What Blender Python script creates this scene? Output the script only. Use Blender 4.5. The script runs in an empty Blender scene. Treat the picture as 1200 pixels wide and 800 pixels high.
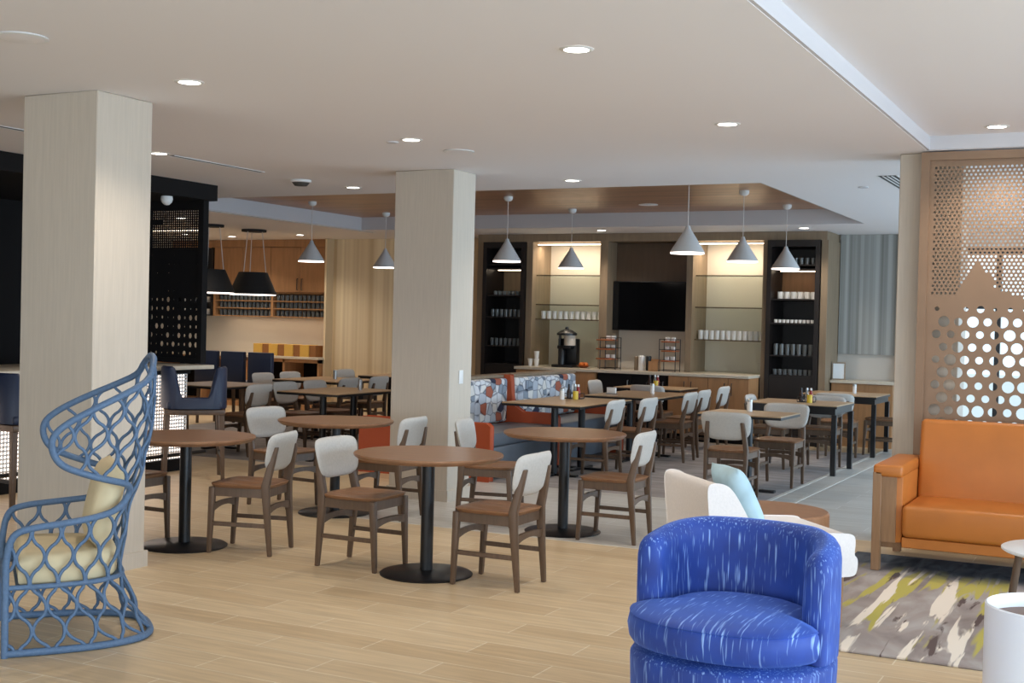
import bpy, bmesh, math, random
from mathutils import Vector, Matrix
PI = math.pi
SC = bpy.context.scene
COL = SC.collection
random.seed(7)
R = math.radians

# ------------------------------------------------------------------ materials
def rgb(*c):
    def l(v):
        v /= 255.0
        return v / 12.92 if v <= 0.04045 else ((v + 0.055) / 1.055) ** 2.4
    return tuple(l(v) for v in c) + (1.0,)

def new_mat(name):
    m = bpy.data.materials.new(name); m.use_nodes = True
    nt = m.node_tree
    return m, nt, nt.nodes['Principled BSDF']

def mat(name, col, rough=0.5, metal=0.0, noise=0.0, scale=20.0, stretch=(1, 1, 1), bump=0.0, sheen=0.0, trans=0.0, coat=0.0, spec=0.5):
    m, nt, b = new_mat(name)
    b.inputs['Base Color'].default_value = col
    b.inputs['Roughness'].default_value = rough
    b.inputs['Metallic'].default_value = metal
    b.inputs['Specular IOR Level'].default_value = spec
    if sheen:
        b.inputs['Sheen Weight'].default_value = sheen
    if trans:
        b.inputs['Transmission Weight'].default_value = trans
    if coat:
        b.inputs['Coat Weight'].default_value = coat
    if noise or bump:
        tc = nt.nodes.new('ShaderNodeTexCoord'); mp = nt.nodes.new('ShaderNodeMapping')
        mp.inputs['Scale'].default_value = stretch
        nt.links.new(tc.outputs['Object'], mp.inputs['Vector'])
        n = nt.nodes.new('ShaderNodeTexNoise'); n.inputs['Scale'].default_value = scale
        n.inputs['Detail'].default_value = 4
        nt.links.new(mp.outputs['Vector'], n.inputs['Vector'])
        if noise:
            r = nt.nodes.new('ShaderNodeValToRGB')
            r.color_ramp.elements[0].position = 0.3; r.color_ramp.elements[1].position = 0.7
            r.color_ramp.elements[0].color = tuple(c * (1 - noise) for c in col[:3]) + (1,)
            r.color_ramp.elements[1].color = tuple(min(1, c * (1 + noise)) for c in col[:3]) + (1,)
            nt.links.new(n.outputs['Fac'], r.inputs['Fac'])
            nt.links.new(r.outputs['Color'], b.inputs['Base Color'])
        if bump:
            bp = nt.nodes.new('ShaderNodeBump'); bp.inputs['Strength'].default_value = bump
            bp.inputs['Distance'].default_value = 0.01
            nt.links.new(n.outputs['Fac'], bp.inputs['Height'])
            nt.links.new(bp.outputs['Normal'], b.inputs['Normal'])
    return m

def emit(name, col, s):
    m, nt, b = new_mat(name)
    b.inputs['Base Color'].default_value = col
    b.inputs['Emission Color'].default_value = col
    b.inputs['Emission Strength'].default_value = s
    return m

def ramp(nt, stops, const=False):
    r = nt.nodes.new('ShaderNodeValToRGB')
    if const: r.color_ramp.interpolation = 'CONSTANT'
    e = r.color_ramp.elements
    e[0].position, e[0].color = stops[0]
    e[1].position, e[1].color = stops[1]
    for p, c in stops[2:]:
        x = e.new(p); x.color = c
    return r

def floor_mat(name='wood_look_tile', c1=rgb(205, 180, 144), c2=rgb(219, 197, 163), cm=rgb(232, 220, 198)):
    m, nt, b = new_mat(name)
    tc = nt.nodes.new('ShaderNodeTexCoord'); mp = nt.nodes.new('ShaderNodeMapping')
    mp.inputs['Location'].default_value = (3.81 + 0.92 * 10, -4.65 + 0.22 * 100, 0)
    nt.links.new(tc.outputs['Object'], mp.inputs['Vector'])
    br = nt.nodes.new('ShaderNodeTexBrick')
    br.offset = 0.5; br.squash = 1.0
    br.inputs['Scale'].default_value = 1.0
    br.inputs['Brick Width'].default_value = 0.92; br.inputs['Row Height'].default_value = 0.22
    br.inputs['Mortar Size'].default_value = 0.0035; br.inputs['Mortar Smooth'].default_value = 0.15
    br.inputs['Bias'].default_value = 0.0
    br.inputs['Color1'].default_value = c1; br.inputs['Color2'].default_value = c2
    br.inputs['Mortar'].default_value = cm
    nt.links.new(mp.outputs['Vector'], br.inputs['Vector'])
    m2 = nt.nodes.new('ShaderNodeMapping'); m2.inputs['Scale'].default_value = (1.1, 14, 1)
    nt.links.new(tc.outputs['Object'], m2.inputs['Vector'])
    n = nt.nodes.new('ShaderNodeTexNoise'); n.inputs['Scale'].default_value = 2.2; n.inputs['Detail'].default_value = 5; n.inputs['Distortion'].default_value = 0.6
    nt.links.new(m2.outputs['Vector'], n.inputs['Vector'])
    rp = ramp(nt, [(0.3, (0.80, 0.77, 0.72, 1)), (0.72, (1.10, 1.09, 1.06, 1))])
    nt.links.new(n.outputs['Fac'], rp.inputs['Fac'])
    mx = nt.nodes.new('ShaderNodeMix'); mx.data_type = 'RGBA'; mx.blend_type = 'MULTIPLY'; mx.inputs['Factor'].default_value = 0.75
    nt.links.new(br.outputs['Color'], mx.inputs['A']); nt.links.new(rp.outputs['Color'], mx.inputs['B'])
    nt.links.new(mx.outputs['Result'], b.inputs['Base Color'])
    b.inputs['Roughness'].default_value = 0.36
    return m

def stripes_mat(name, cols, scale, rough=0.7):
    m, nt, b = new_mat(name)
    tc = nt.nodes.new('ShaderNodeTexCoord'); mp = nt.nodes.new('ShaderNodeMapping')
    mp.inputs['Scale'].default_value = (scale, 0.0, 0.05)
    nt.links.new(tc.outputs['Object'], mp.inputs['Vector'])
    n = nt.nodes.new('ShaderNodeTexNoise'); n.inputs['Scale'].default_value = 1.0; n.inputs['Detail'].default_value = 2
    nt.links.new(mp.outputs['Vector'], n.inputs['Vector'])
    r = ramp(nt, [(0.35, cols[0]), (0.65, cols[1])])
    nt.links.new(n.outputs['Fac'], r.inputs['Fac']); nt.links.new(r.outputs['Color'], b.inputs['Base Color'])
    b.inputs['Roughness'].default_value = rough
    return m

def booth_mat():
    m, nt, b = new_mat('geometric_print_fabric')
    tc = nt.nodes.new('ShaderNodeTexCoord'); mp = nt.nodes.new('ShaderNodeMapping')
    mp.inputs['Scale'].default_value = (4, 7.0, 8.5)
    nt.links.new(tc.outputs['Object'], mp.inputs['Vector'])
    v = nt.nodes.new('ShaderNodeTexVoronoi'); v.inputs['Scale'].default_value = 1.15; v.inputs['Randomness'].default_value = 0.6
    nt.links.new(mp.outputs['Vector'], v.inputs['Vector'])
    sp = nt.nodes.new('ShaderNodeSeparateColor'); nt.links.new(v.outputs['Color'], sp.inputs['Color'])
    r = ramp(nt, [(0.0, rgb(228, 228, 230)), (0.30, rgb(150, 160, 172)), (0.44, rgb(236, 232, 226)), (0.66, rgb(46, 52, 76)), (0.80, rgb(196, 200, 208)), (0.955, rgb(178, 100, 76))], True)
    nt.links.new(sp.outputs[0], r.inputs['Fac'])
    v2 = nt.nodes.new('ShaderNodeTexVoronoi'); v2.feature = 'DISTANCE_TO_EDGE'; v2.inputs['Scale'].default_value = 1.15; v2.inputs['Randomness'].default_value = 0.6
    nt.links.new(mp.outputs['Vector'], v2.inputs['Vector'])
    e = ramp(nt, [(0.0, (0.12, 0.12, 0.16, 1)), (0.07, (1, 1, 1, 1))])
    nt.links.new(v2.outputs['Distance'], e.inputs['Fac'])
    mx = nt.nodes.new('ShaderNodeMix'); mx.data_type = 'RGBA'; mx.blend_type = 'MULTIPLY'; mx.inputs['Factor'].default_value = 0.8
    nt.links.new(r.outputs['Color'], mx.inputs['A']); nt.links.new(e.outputs['Color'], mx.inputs['B'])
    nt.links.new(mx.outputs['Result'], b.inputs['Base Color']); b.inputs['Roughness'].default_value = 0.75
    return m

def velvet_mat(name='blue_velvet_with_pale_flecks', st=(120, 120, 8)):
    m, nt, b = new_mat(name)
    tc = nt.nodes.new('ShaderNodeTexCoord')
    mp = nt.nodes.new('ShaderNodeMapping'); mp.inputs['Scale'].default_value = st
    nt.links.new(tc.outputs['Object'], mp.inputs['Vector'])
    n = nt.nodes.new('ShaderNodeTexNoise'); n.inputs['Scale'].default_value = 1; n.inputs['Detail'].default_value = 1
    nt.links.new(mp.outputs['Vector'], n.inputs['Vector'])
    r = ramp(nt, [(0.59, rgb(30, 64, 152)), (0.76, rgb(150, 186, 240))])
    nt.links.new(n.outputs['Fac'], r.inputs['Fac'])
    n2 = nt.nodes.new('ShaderNodeTexNoise'); n2.inputs['Scale'].default_value = 7; n2.inputs['Detail'].default_value = 3
    nt.links.new(tc.outputs['Object'], n2.inputs['Vector'])
    r2 = ramp(nt, [(0.3, (0.66, 0.66, 0.72, 1)), (0.7, (1.25, 1.22, 1.15, 1))]); nt.links.new(n2.outputs['Fac'], r2.inputs['Fac'])
    mx = nt.nodes.new('ShaderNodeMix'); mx.data_type = 'RGBA'; mx.blend_type = 'MULTIPLY'; mx.inputs['Factor'].default_value = 1
    nt.links.new(r.outputs['Color'], mx.inputs['A']); nt.links.new(r2.outputs['Color'], mx.inputs['B'])
    nt.links.new(mx.outputs['Result'], b.inputs['Base Color'])
    b.inputs['Roughness'].default_value = 0.6; b.inputs['Sheen Weight'].default_value = 0.6
    b.inputs['Sheen Tint'].default_value = rgb(120, 160, 255)
    return m

def rug_mat():
    m, nt, b = new_mat('abstract_streaked_rug')
    tc = nt.nodes.new('ShaderNodeTexCoord')
    def nz(sc, loc, dist=1.0, det=4):
        mp = nt.nodes.new('ShaderNodeMapping'); mp.inputs['Scale'].default_value = sc; mp.inputs['Location'].default_value = loc
        mp.inputs['Rotation'].default_value = (0, 0, R(-8))
        nt.links.new(tc.outputs['Object'], mp.inputs['Vector'])
        n = nt.nodes.new('ShaderNodeTexNoise'); n.inputs['Scale'].default_value = 1; n.inputs['Detail'].default_value = det; n.inputs['Distortion'].default_value = dist
        nt.links.new(mp.outputs['Vector'], n.inputs['Vector']); return n
    def mix(a, bb, f):
        mx = nt.nodes.new('ShaderNodeMix'); mx.data_type = 'RGBA'
        nt.links.new(a, mx.inputs['A'])
        if isinstance(bb, tuple): mx.inputs['B'].default_value = bb
        else: nt.links.new(bb, mx.inputs['B'])
        nt.links.new(f, mx.inputs['Factor']); return mx.outputs['Result']
    base = ramp(nt, [(0.3, rgb(128, 116, 112)), (0.5, rgb(160, 148, 142)), (0.7, rgb(182, 176, 172))])
    nt.links.new(nz((3, 1.3, 1), (0, 0, 0)).outputs['Fac'], base.inputs['Fac'])
    def mask(n, a, c):
        r = ramp(nt, [(a, (0, 0, 0, 1)), (c, (1, 1, 1, 1))]); nt.links.new(n.outputs['Fac'], r.inputs['Fac']); return r.outputs['Color']
    c = mix(base.outputs['Color'], rgb(184, 172, 84), mask(nz((8, 0.6, 1), (3.3, 5, 0), 0.5), 0.54, 0.58))
    c = mix(c, rgb(236, 224, 208), mask(nz((9.5, 0.6, 1), (9.1, 2, 0), 0.5), 0.565, 0.59))
    c = mix(c, rgb(92, 74, 70), mask(nz((11, 1.1, 1), (1.7, 8, 0), 0.8), 0.60, 0.64))
    # a dark slate band woven across the far end
    sx = nt.nodes.new('ShaderNodeSeparateXYZ'); nt.links.new(tc.outputs['Object'], sx.inputs['Vector'])
    n3 = nz((2, 2, 1), (4, 4, 0)); ad = nt.nodes.new('ShaderNodeMath'); ad.operation = 'MULTIPLY_ADD'; ad.inputs[1].default_value = 0.7
    nt.links.new(n3.outputs['Fac'], ad.inputs[0]); nt.links.new(sx.outputs['Y'], ad.inputs[2])
    r3 = ramp(nt, [(0.0, (0, 0, 0, 1)), (1, (1, 1, 1, 1))]); 
    mr = nt.nodes.new('ShaderNodeMapRange'); mr.inputs['From Min'].default_value = 0.95; mr.inputs['From Max'].default_value = 1.35
    nt.links.new(ad.outputs[0], mr.inputs['Value'])
    sl = ramp(nt, [(0.35, rgb(44, 52, 64)), (0.65, rgb(96, 104, 114))]); nt.links.new(nz((8, 3, 1), (2, 2, 0)).outputs['Fac'], sl.inputs['Fac'])
    c = mix(c, sl.outputs['Color'], mr.outputs['Result'])
    nt.links.new(c, b.inputs['Base Color']); b.inputs['Roughness'].default_value = 0.95
    return m

M = {}
M['ceiling'] = mat('ceiling_paint', rgb(238, 234, 234), 0.9)
M['white'] = mat('white_paint', rgb(224, 224, 222), 0.6)
M['wall'] = mat('wall_paint', rgb(205, 198, 188), 0.85)
M['column'] = mat('column_wallcovering', rgb(196, 184, 168), 0.7, noise=0.045, scale=6, stretch=(12, 12, 0.6))
M['floor'] = floor_mat()
M['greytile'] = floor_mat('grey_wood_look_tile', rgb(196, 192, 186), rgb(208, 206, 202), rgb(226, 226, 224))
M['carpet'] = mat('grey_carpet', rgb(150, 143, 140), 0.9, noise=0.25, scale=2.5, stretch=(1, 3, 1))
M['border'] = mat('pale_border_tile', rgb(214, 208, 198), 0.4)
M['tray'] = mat('tray_wood', rgb(172, 130, 98), 0.35, noise=0.22, scale=1.5, stretch=(0.6, 6, 1))
M['traywhite'] = mat('tray_side_paint', rgb(204, 201, 202), 0.8)
M['black'] = mat('black_panel', rgb(22, 20, 20), 0.8, spec=0.2)
M['blackwood'] = mat('espresso_wood', rgb(30, 24, 22), 0.4, noise=0.15, scale=8, stretch=(1, 1, 0.2))
M['blackmetal'] = mat('black_powdercoat', rgb(20, 21, 24), 0.35)
M['tan_metal'] = mat('bronze_screen', rgb(142, 114, 90), 0.5, metal=0.2, noise=0.05, scale=4)
M['oak'] = mat('oak_veneer', rgb(174, 128, 86), 0.45, noise=0.12, scale=3, stretch=(6, 6, 0.7))
M['greyoak'] = mat('grey_brown_veneer', rgb(140, 120, 96), 0.5, noise=0.12, scale=3, stretch=(6, 6, 0.7))
M['darkoak'] = mat('dark_taupe_veneer', rgb(96, 76, 58), 0.5, noise=0.1, scale=3, stretch=(6, 6, 0.7))
M['counter'] = mat('stone_counter', rgb(208, 196, 176), 0.3, noise=0.05, scale=30)
M['cream'] = mat('cream_backsplash', rgb(214, 204, 188), 0.5)
M['chairwood'] = mat('walnut_stain', rgb(98, 77, 60), 0.42, noise=0.16, scale=5, stretch=(8, 8, 1))
M['seatwood'] = mat('seat_walnut', rgb(146, 106, 76), 0.36, noise=0.14, scale=4, stretch=(2, 10, 2))
M['tabletop'] = mat('tabletop_walnut', rgb(142, 104, 76), 0.3, noise=0.13, scale=3, stretch=(1.5, 9, 1))
M['laminate'] = mat('oak_laminate', rgb(184, 152, 116), 0.35, noise=0.08, scale=3, stretch=(2, 9, 1))
M['padfabric'] = mat('oatmeal_fabric', rgb(190, 186, 179), 0.85, noise=0.05, scale=60, bump=0.15)
M['navy'] = mat('navy_vinyl', rgb(36, 46, 70), 0.45)
M['bluegrey'] = mat('blue_grey_vinyl', rgb(92, 98, 106), 0.45)
M['orange'] = mat('rust_orange_vinyl', rgb(178, 78, 40), 0.5)
M['leather'] = mat('caramel_leather', rgb(188, 112, 46), 0.42, noise=0.06, scale=5, bump=0.05)
M['booth'] = booth_mat()
M['velvet'] = velvet_mat()
M['rug'] = rug_mat()
M['velvet_seat'] = velvet_mat('blue_velvet_seat', (120, 9, 9))
M['whitefab'] = mat('white_linen', rgb(228, 220, 214), 0.85, noise=0.03, scale=80, bump=0.1)
M['paleblue'] = mat('pale_blue_linen', rgb(176, 203, 212), 0.85, noise=0.12, scale=6)
M['cushioncream'] = mat('cream_outdoor_fabric', rgb(214, 196, 158), 0.85, noise=0.05, scale=10)
M['rope'] = mat('slate_blue_rope', rgb(82, 107, 136), 0.55, noise=0.12, scale=60, bump=0.25)
M['legwood'] = mat('sofa_frame_wood', rgb(148, 112, 80), 0.45, noise=0.12, scale=5, stretch=(8, 8, 1))
M['drumwhite'] = mat('white_lacquer', rgb(246, 250, 253), 0.35)
M['browntop'] = mat('brown_leatherette_top', rgb(120, 90, 74), 0.5)
M['steel'] = mat('brushed_steel', rgb(190, 190, 188), 0.28, metal=0.9)
M['copper'] = mat('copper', rgb(196, 120, 80), 0.35, metal=0.7)
M['screenblack'] = mat('tv_glass', rgb(8, 8, 10), 0.12)
M['ceramic'] = mat('white_ceramic', rgb(235, 232, 226), 0.25)
M['glassware'] = mat('clear_glassware', rgb(190, 196, 196), 0.08, trans=0.6)
M['darkglassware'] = mat('dim_glassware', rgb(120, 124, 124), 0.1, trans=0.4)
def thin_glass():
    m, nt, b = new_mat('shelf_glass')
    tr = nt.nodes.new('ShaderNodeBsdfTransparent'); tr.inputs['Color'].default_value = (0.90, 0.95, 0.93, 1)
    mx = nt.nodes.new('ShaderNodeMixShader'); mx.inputs['Fac'].default_value = 0.15
    b.inputs['Base Color'].default_value = rgb(190, 205, 200); b.inputs['Roughness'].default_value = 0.05
    nt.links.new(tr.outputs[0], mx.inputs[1]); nt.links.new(b.outputs[0], mx.inputs[2])
    nt.links.new(mx.outputs[0], nt.nodes['Material Output'].inputs['Surface'])
    return m
M['glass'] = thin_glass()
M['pendant'] = mat('grey_pendant_enamel', rgb(196, 194, 192), 0.5)
M['cord'] = mat('pale_cord', rgb(210, 205, 200), 0.6)
M['shadeblack'] = mat('black_lampshade', rgb(22, 20, 20), 0.8)
M['vent'] = mat('dark_slot', rgb(70, 66, 62), 0.7)
M['red'] = mat('ketchup_red', rgb(150, 24, 20), 0.3)
M['yellow'] = mat('mustard_yellow', rgb(220, 190, 60), 0.35)
M['bottle'] = mat('dark_sauce', rgb(50, 30, 24), 0.25)
M['boxyellow'] = mat('straw_yellow_box', rgb(214, 168, 76), 0.7)
M['boxbrown'] = mat('tan_box_side', rgb(150, 98, 52), 0.7)
M['fruit'] = mat('orange_fruit', rgb(220, 120, 50), 0.5)
M['stripewarm'] = stripes_mat('warm_striped_panel', (rgb(206, 180, 140), rgb(244, 226, 190)), 7)
M['stripegrey'] = stripes_mat('grey_striped_panel', (rgb(126, 126, 120), rgb(184, 185, 181)), 12)
M['concrete'] = mat('exterior_paving', rgb(215, 215, 212), 0.9)
M['light'] = emit('lamp_diffuser', (1, 0.95, 0.86, 1), 9)
M['lightwarm'] = emit('warm_strip_diffuser', (1, 0.80, 0.58, 1), 7)
M['conelight'] = emit('pendant_diffuser', (1, 0.88, 0.80, 1), 3.0)
M['barglow'] = emit('lit_bar_front', (1, 0.86, 0.76, 1), 1.7)

# ------------------------------------------------------------------ mesh builder
class MB:
    def __init__(s): s.v = []; s.f = []
    def add(s, vs, fs):
        o = len(s.v); s.v += [tuple(v) for v in vs]; s.f += [tuple(i + o for i in f) for f in fs]; return s
    def bm(s, bm):
        bm.verts.index_update()
        return s.add([v.co[:] for v in bm.verts], [[v.index for v in f.verts] for f in bm.faces])
    def box(s, x0, x1, y0, y1, z0, z1, bev=0.0, seg=2, mtx=None):
        b = bmesh.new()
        r = bmesh.ops.create_cube(b, size=1)
        for v in b.verts:
            v.co = Vector((x0 + (v.co.x + .5) * (x1 - x0), y0 + (v.co.y + .5) * (y1 - y0), z0 + (v.co.z + .5) * (z1 - z0)))
        if bev:
            bmesh.ops.bevel(b, geom=b.edges[:], offset=bev, segments=seg, profile=0.5, affect='EDGES')
        if mtx is not None:
            for v in b.verts: v.co = mtx @ v.co
        s.bm(b); b.free(); return s
    def hexa(s, lo, hi):
        """prism between a lower and an upper quad"""
        return s.add(list(lo) + list(hi), [(3, 2, 1, 0), (4, 5, 6, 7), (0, 1, 5, 4), (1, 2, 6, 5), (2, 3, 7, 6), (3, 0, 4, 7)])
    def post(s, a, b, wa, da, wb=None, db=None):
        wb = wb or wa; db = db or da
        q = lambda p, w, d: [(p[0] - w / 2, p[1] - d / 2, p[2]), (p[0] + w / 2, p[1] - d / 2, p[2]), (p[0] + w / 2, p[1] + d / 2, p[2]), (p[0] - w / 2, p[1] + d / 2, p[2])]
        return s.hexa(q(a, wa, da), q(b, wb, db))
    def lathe(s, prof, c=(0, 0, 0), n=32, cap=True):
        vs = []; fs = []
        for r, z in prof:
            for i in range(n):
                a = 2 * PI * i / n; vs.append((c[0] + r * math.cos(a), c[1] + r * math.sin(a), c[2] + z))
        for k in range(len(prof) - 1):
            for i in range(n):
                j = (i + 1) % n
                fs.append((k * n + i, k * n + j, (k + 1) * n + j, (k + 1) * n + i))
        if cap:
            if prof[0][0] > 1e-6: fs.append(tuple(reversed(range(n))))
            if prof[-1][0] > 1e-6: fs.append(tuple((len(prof) - 1) * n + i for i in range(n)))
        return s.add(vs, fs)
    def cyl(s, x, y, z0, z1, r, n=24, r2=None):
        return s.lathe([(r, z0), (r2 if r2 is not None else r, z1)], (x, y, 0), n)
    def tube(s, pts, r, n=8, closed=False, flat=1.0):
        pts = [Vector(p) for p in pts]; N = len(pts)
        if N < 2: return s
        vs = []; fs = []; prev = None
        for i, p in enumerate(pts):
            if closed: t = (pts[(i + 1) % N] - pts[i - 1])
            else: t = pts[min(i + 1, N - 1)] - pts[max(i - 1, 0)]
            if t.length < 1e-9: t = Vector((0, 0, 1))
            t.normalize()
            if prev is None:
                ref = Vector((0, 0, 1)) if abs(t.z) < 0.9 else Vector((1, 0, 0))
                u = t.cross(ref).normalized()
            else:
                u = (prev - t * prev.dot(t))
                u = u.normalized() if u.length > 1e-6 else t.orthogonal().normalized()
            prev = u; w = t.cross(u)
            for k in range(n):
                a = 2 * PI * k / n
                vs.append(p + u * (r * math.cos(a)) + w * (r * flat * math.sin(a)))
        m = N if closed else N - 1
        for i in range(m):
            j = (i + 1) % N
            for k in range(n):
                l = (k + 1) % n
                fs.append((i * n + k, i * n + l, j * n + l, j * n + k))
        if not closed:
            fs.append(tuple(reversed(range(n)))); fs.append(tuple((N - 1) * n + k for k in range(n)))
        return s.add(vs, fs)
    def prism(s, poly, a0, a1, axis='y'):
        """polygon (p,q) extruded along an axis"""
        def P(p, q, a):
            return {'y': (p, a, q), 'x': (a, p, q), 'z': (p, q, a)}[axis]
        n = len(poly)
        vs = [P(p, q, a0) for p, q in poly] + [P(p, q, a1) for p, q in poly]
        fs = [tuple(range(n)), tuple(reversed(range(n, 2 * n)))] + [(i, (i + 1) % n, n + (i + 1) % n, n + i) for i in range(n)]
        return s.add(vs, fs)
    def build(s, name, m, parent=None, bev=0.0, seg=2, ang=40, smooth=True, sub=0):
        me = bpy.data.meshes.new(name); me.from_pydata(s.v, [], s.f); me.update()
        b = bmesh.new(); b.from_mesh(me)
        if bev:
            es = [e for e in b.edges if len(e.link_faces) == 2 and e.calc_face_angle(0) > 0.6]
            bmesh.ops.bevel(b, geom=es, offset=bev, segments=seg, profile=0.5, affect='EDGES', clamp_overlap=True)
        bmesh.ops.recalc_face_normals(b, faces=b.faces[:])
        b.to_mesh(me); b.free()
        if smooth:
            me.polygons.foreach_set('use_smooth', [True] * len(me.polygons))
            me.set_sharp_from_angle(angle=R(ang))
        me.materials.append(m)
        o = bpy.data.objects.new(name, me); COL.objects.link(o)
        if parent is not None: o.parent = parent
        if sub:
            md = o.modifiers.new('sub', 'SUBSURF'); md.levels = sub; md.render_levels = sub
        return o

def tag(o, label, cat, group=None, kind=None):
    o['label'] = label; o['category'] = cat
    if group: o['group'] = group
    if kind: o['kind'] = kind
    return o
def thing(name, label, cat, loc=(0, 0, 0), rz=0.0, group=None):
    o = bpy.data.objects.new(name, None); COL.objects.link(o); o.empty_display_size = 0.1
    o.location = loc; o.rotation_euler = (0, 0, rz)
    return tag(o, label, cat, group)
def dup(root, loc, rz=0.0, label=None, group=None):
    kids = [(c, [g for g in KIDS.get(c.name, [])]) for c in KIDS[root.name]]
    r = root.copy(); COL.objects.link(r); r.location = loc; r.rotation_euler = (0, 0, rz)
    if label: r['label'] = label
    if group: r['group'] = group
    for c, gs in kids:
        d = c.copy(); COL.objects.link(d); d.parent = r
        for g in gs:
            e = g.copy(); COL.objects.link(e); e.parent = d
    return r
KIDS = {}
def register(root):
    ks = [o for o in COL.objects if o.parent == root]
    KIDS[root.name] = ks
    for k in ks: KIDS[k.name] = [o for o in COL.objects if o.parent == k]
    return root
def struct(mb, name, m, parent=None, **k):
    o = mb.build(name, m, parent, **k)
    if parent is None: o['kind'] = 'structure'
    return o

# ------------------------------------------------------------------ room shell
ZC, ZT, ZL = 2.91, 3.10, 3.01
struct(MB().box(-17, 5, -4, 18.4, -0.1, 0), 'floor', M['floor'])
struct(MB().box(-6.05, -3.10, 8.39, 11.0, 0.0, 0.002).box(-3.10, -2.2, 8.39, 17.79, 0.0, 0.002).box(-2.2, 1.5, 9.72, 17.79, 0.0, 0.002), 'floor_grey_tile', M['greytile'])
struct(MB().box(-12.2, -3.10, 11.0, 16.45, 0.0, 0.004), 'floor_carpet', M['carpet'])
for k, (a, b) in enumerate(((-3.10, -3.06), (-2.87, -2.83))):
    struct(MB().box(a, b, 9.75, 17.2, 0.0, 0.005), 'trim_%d' % (k + 1), M['border'])
# ceiling slabs around the recess
c = MB()
c.box(-17, -1.48, -4, 11.27, ZC, ZC + 0.12)
c.box(-17, -10.66, 11.27, 15.95, ZC, ZC + 0.12)
c.box(-3.19, -1.48, 11.27, 15.95, ZC, ZC + 0.12)
c.box(-17, -1.48, 15.95, 18.4, ZC, ZC + 0.12)
c.box(-1.48, 5, 9.55, 18.4, ZC, ZC + 0.12)
struct(c, 'ceiling', M['ceiling'])
struct(MB().box(-10.7, -3.15, 11.2, 16.0, ZT, ZT + 0.08), 'ceiling_tray', M['tray'])
t = MB()
t.box(-10.72, -10.645, 11.2, 16.0, ZC + 0.001, ZT); t.box(-3.205, -3.15, 11.2, 16.0, ZC + 0.001, ZT)
t.box(-10.645, -3.205, 15.935, 16.0, ZC + 0.001, ZT); t.box(-10.645, -3.205, 11.22, 11.285, ZC + 0.001, ZT)
struct(t, 'trim_tray_edge', M['traywhite'])
struct(MB().box(-1.46, 5, -4, 9.53, ZL, ZL + 0.1), 'ceiling_lounge', M['ceiling'])
t = MB(); t.box(-1.5, -1.46, -4, 9.57, ZC + 0.002, ZL + 0.1); t.box(-1.48, 5, 9.53, 9.57, ZC + 0.002, ZL + 0.1)
struct(t, 'trim_lounge_bulkhead', M['traywhite'])
# outer walls
struct(MB().box(-9.25, -3.0, 17.8, 18.0, 0, ZC), 'wall_back', M['wall'])
struct(MB().box(-17, -9.25, 18.05, 18.25, 0, ZC), 'wall_kitchen', M['cream'])
struct(MB().box(-17.2, -17, -4, 18.4, 0, ZC), 'wall_left', M['wall'])
w = MB()
for a, b in ((-4.2, -3.2), (3.0, 5.2)): w.box(-17 if a < 0 else 3.0, 5.2, -4.2, -4.0, 0, 0.001) if False else None
w.box(-17, -9, -4.2, -4.0, 0, ZC); w.box(-9, 5.2, -4.2, -4.0, 0, 0.5); w.box(-9, 5.2, -4.2, -4.0, 2.6, ZL)
w.box(-5.5, -5.0, -4.2, -4.0, 0.5, 2.6); w.box(-1.2, -0.7, -4.2, -4.0, 0.5, 2.6); w.box(4.7, 5.2, -4.2, -4.0, 0.5, 2.6)
struct(w, 'wall_front', M['wall'])
w = MB()
w.box(5, 5.2, -4, 9.7, 0, 0.3); w.box(5, 5.2, -4, 9.7, 2.7, ZL + 0.1)
for y in (-4, -0.9, 2.4, 5.7, 9.3): w.box(5, 5.2, y, y + 0.35, 0.3, 2.7)
struct(w, 'wall_right', M['wall'])
w = MB()
w.box(1.5, 1.7, 9.7, 18.0, 0, 0.3); w.box(1.5, 1.7, 9.7, 18.0, 2.7, ZC)
for y in (9.7, 12.3, 15.0, 17.65): w.box(1.5, 1.7, y, y + 0.35, 0.3, 2.7)
w.box(1.7, 5.2, 9.65, 9.85, 0, ZL + 0.1)
struct(w, 'wall_aisle', M['wall'])
w = MB(); w.box(-3.0, -2.35, 17.8, 18.0, 0, ZC); w.box(-2.35, 1.7, 17.8, 18.0, 0, 0.25); w.box(-2.35, 1.7, 17.8, 18.0, 2.72, ZC)
struct(w, 'wall_aisle_end', M['white'])
# windows: one thing per opening
def window(name, axis, a0, a1, pos, z0, z1, n=2):
    f = MB(); t = 0.035; d = 0.04
    def bx(p, q, za, zb):
        if axis == 'x': f.box(p, q, pos - d, pos + d, za, zb)
        else: f.box(pos - d, pos + d, p, q, za, zb)
    bx(a0, a1, z0, z0 + 2 * t); bx(a0, a1, z1 - 2 * t, z1); 
    for k in range(n + 1):
        x = a0 + (a1 - a0) * k / n
        x = min(max(x, a0 + t), a1 - t); bx(x - t, x + t, z0 + 2 * t, z1 - 2 * t)
    bx(a0 + t, a1 - t, z0 + 0.68 * (z1 - z0) - 0.02, z0 + 0.68 * (z1 - z0) + 0.02)
    o = struct(f, name, M['blackmetal'])
    return o
wn = 1
for a, b in ((-0.55, 2.4), (2.75, 5.7), (6.05, 9.3), (-3.65, -0.9)):
    window('window_%d' % wn, 'y', a, b, 5.1, 0.3, 2.7); wn += 1
for a, b in ((10.05, 12.3), (12.65, 15.0), (15.35, 17.65)):
    window('window_%d' % wn, 'y', a, b, 1.6, 0.3, 2.7); wn += 1
window('window_%d' % wn, 'x', -2.35, 1.5, 17.9, 0.25, 2.72, 7); wn += 1
for a, b in ((-9, -5.5), (-5.0, -1.2), (-0.7, 4.7)):
    window('window_%d' % wn, 'x', a, b, -4.1, 0.5, 2.6, 3); wn += 1
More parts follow.
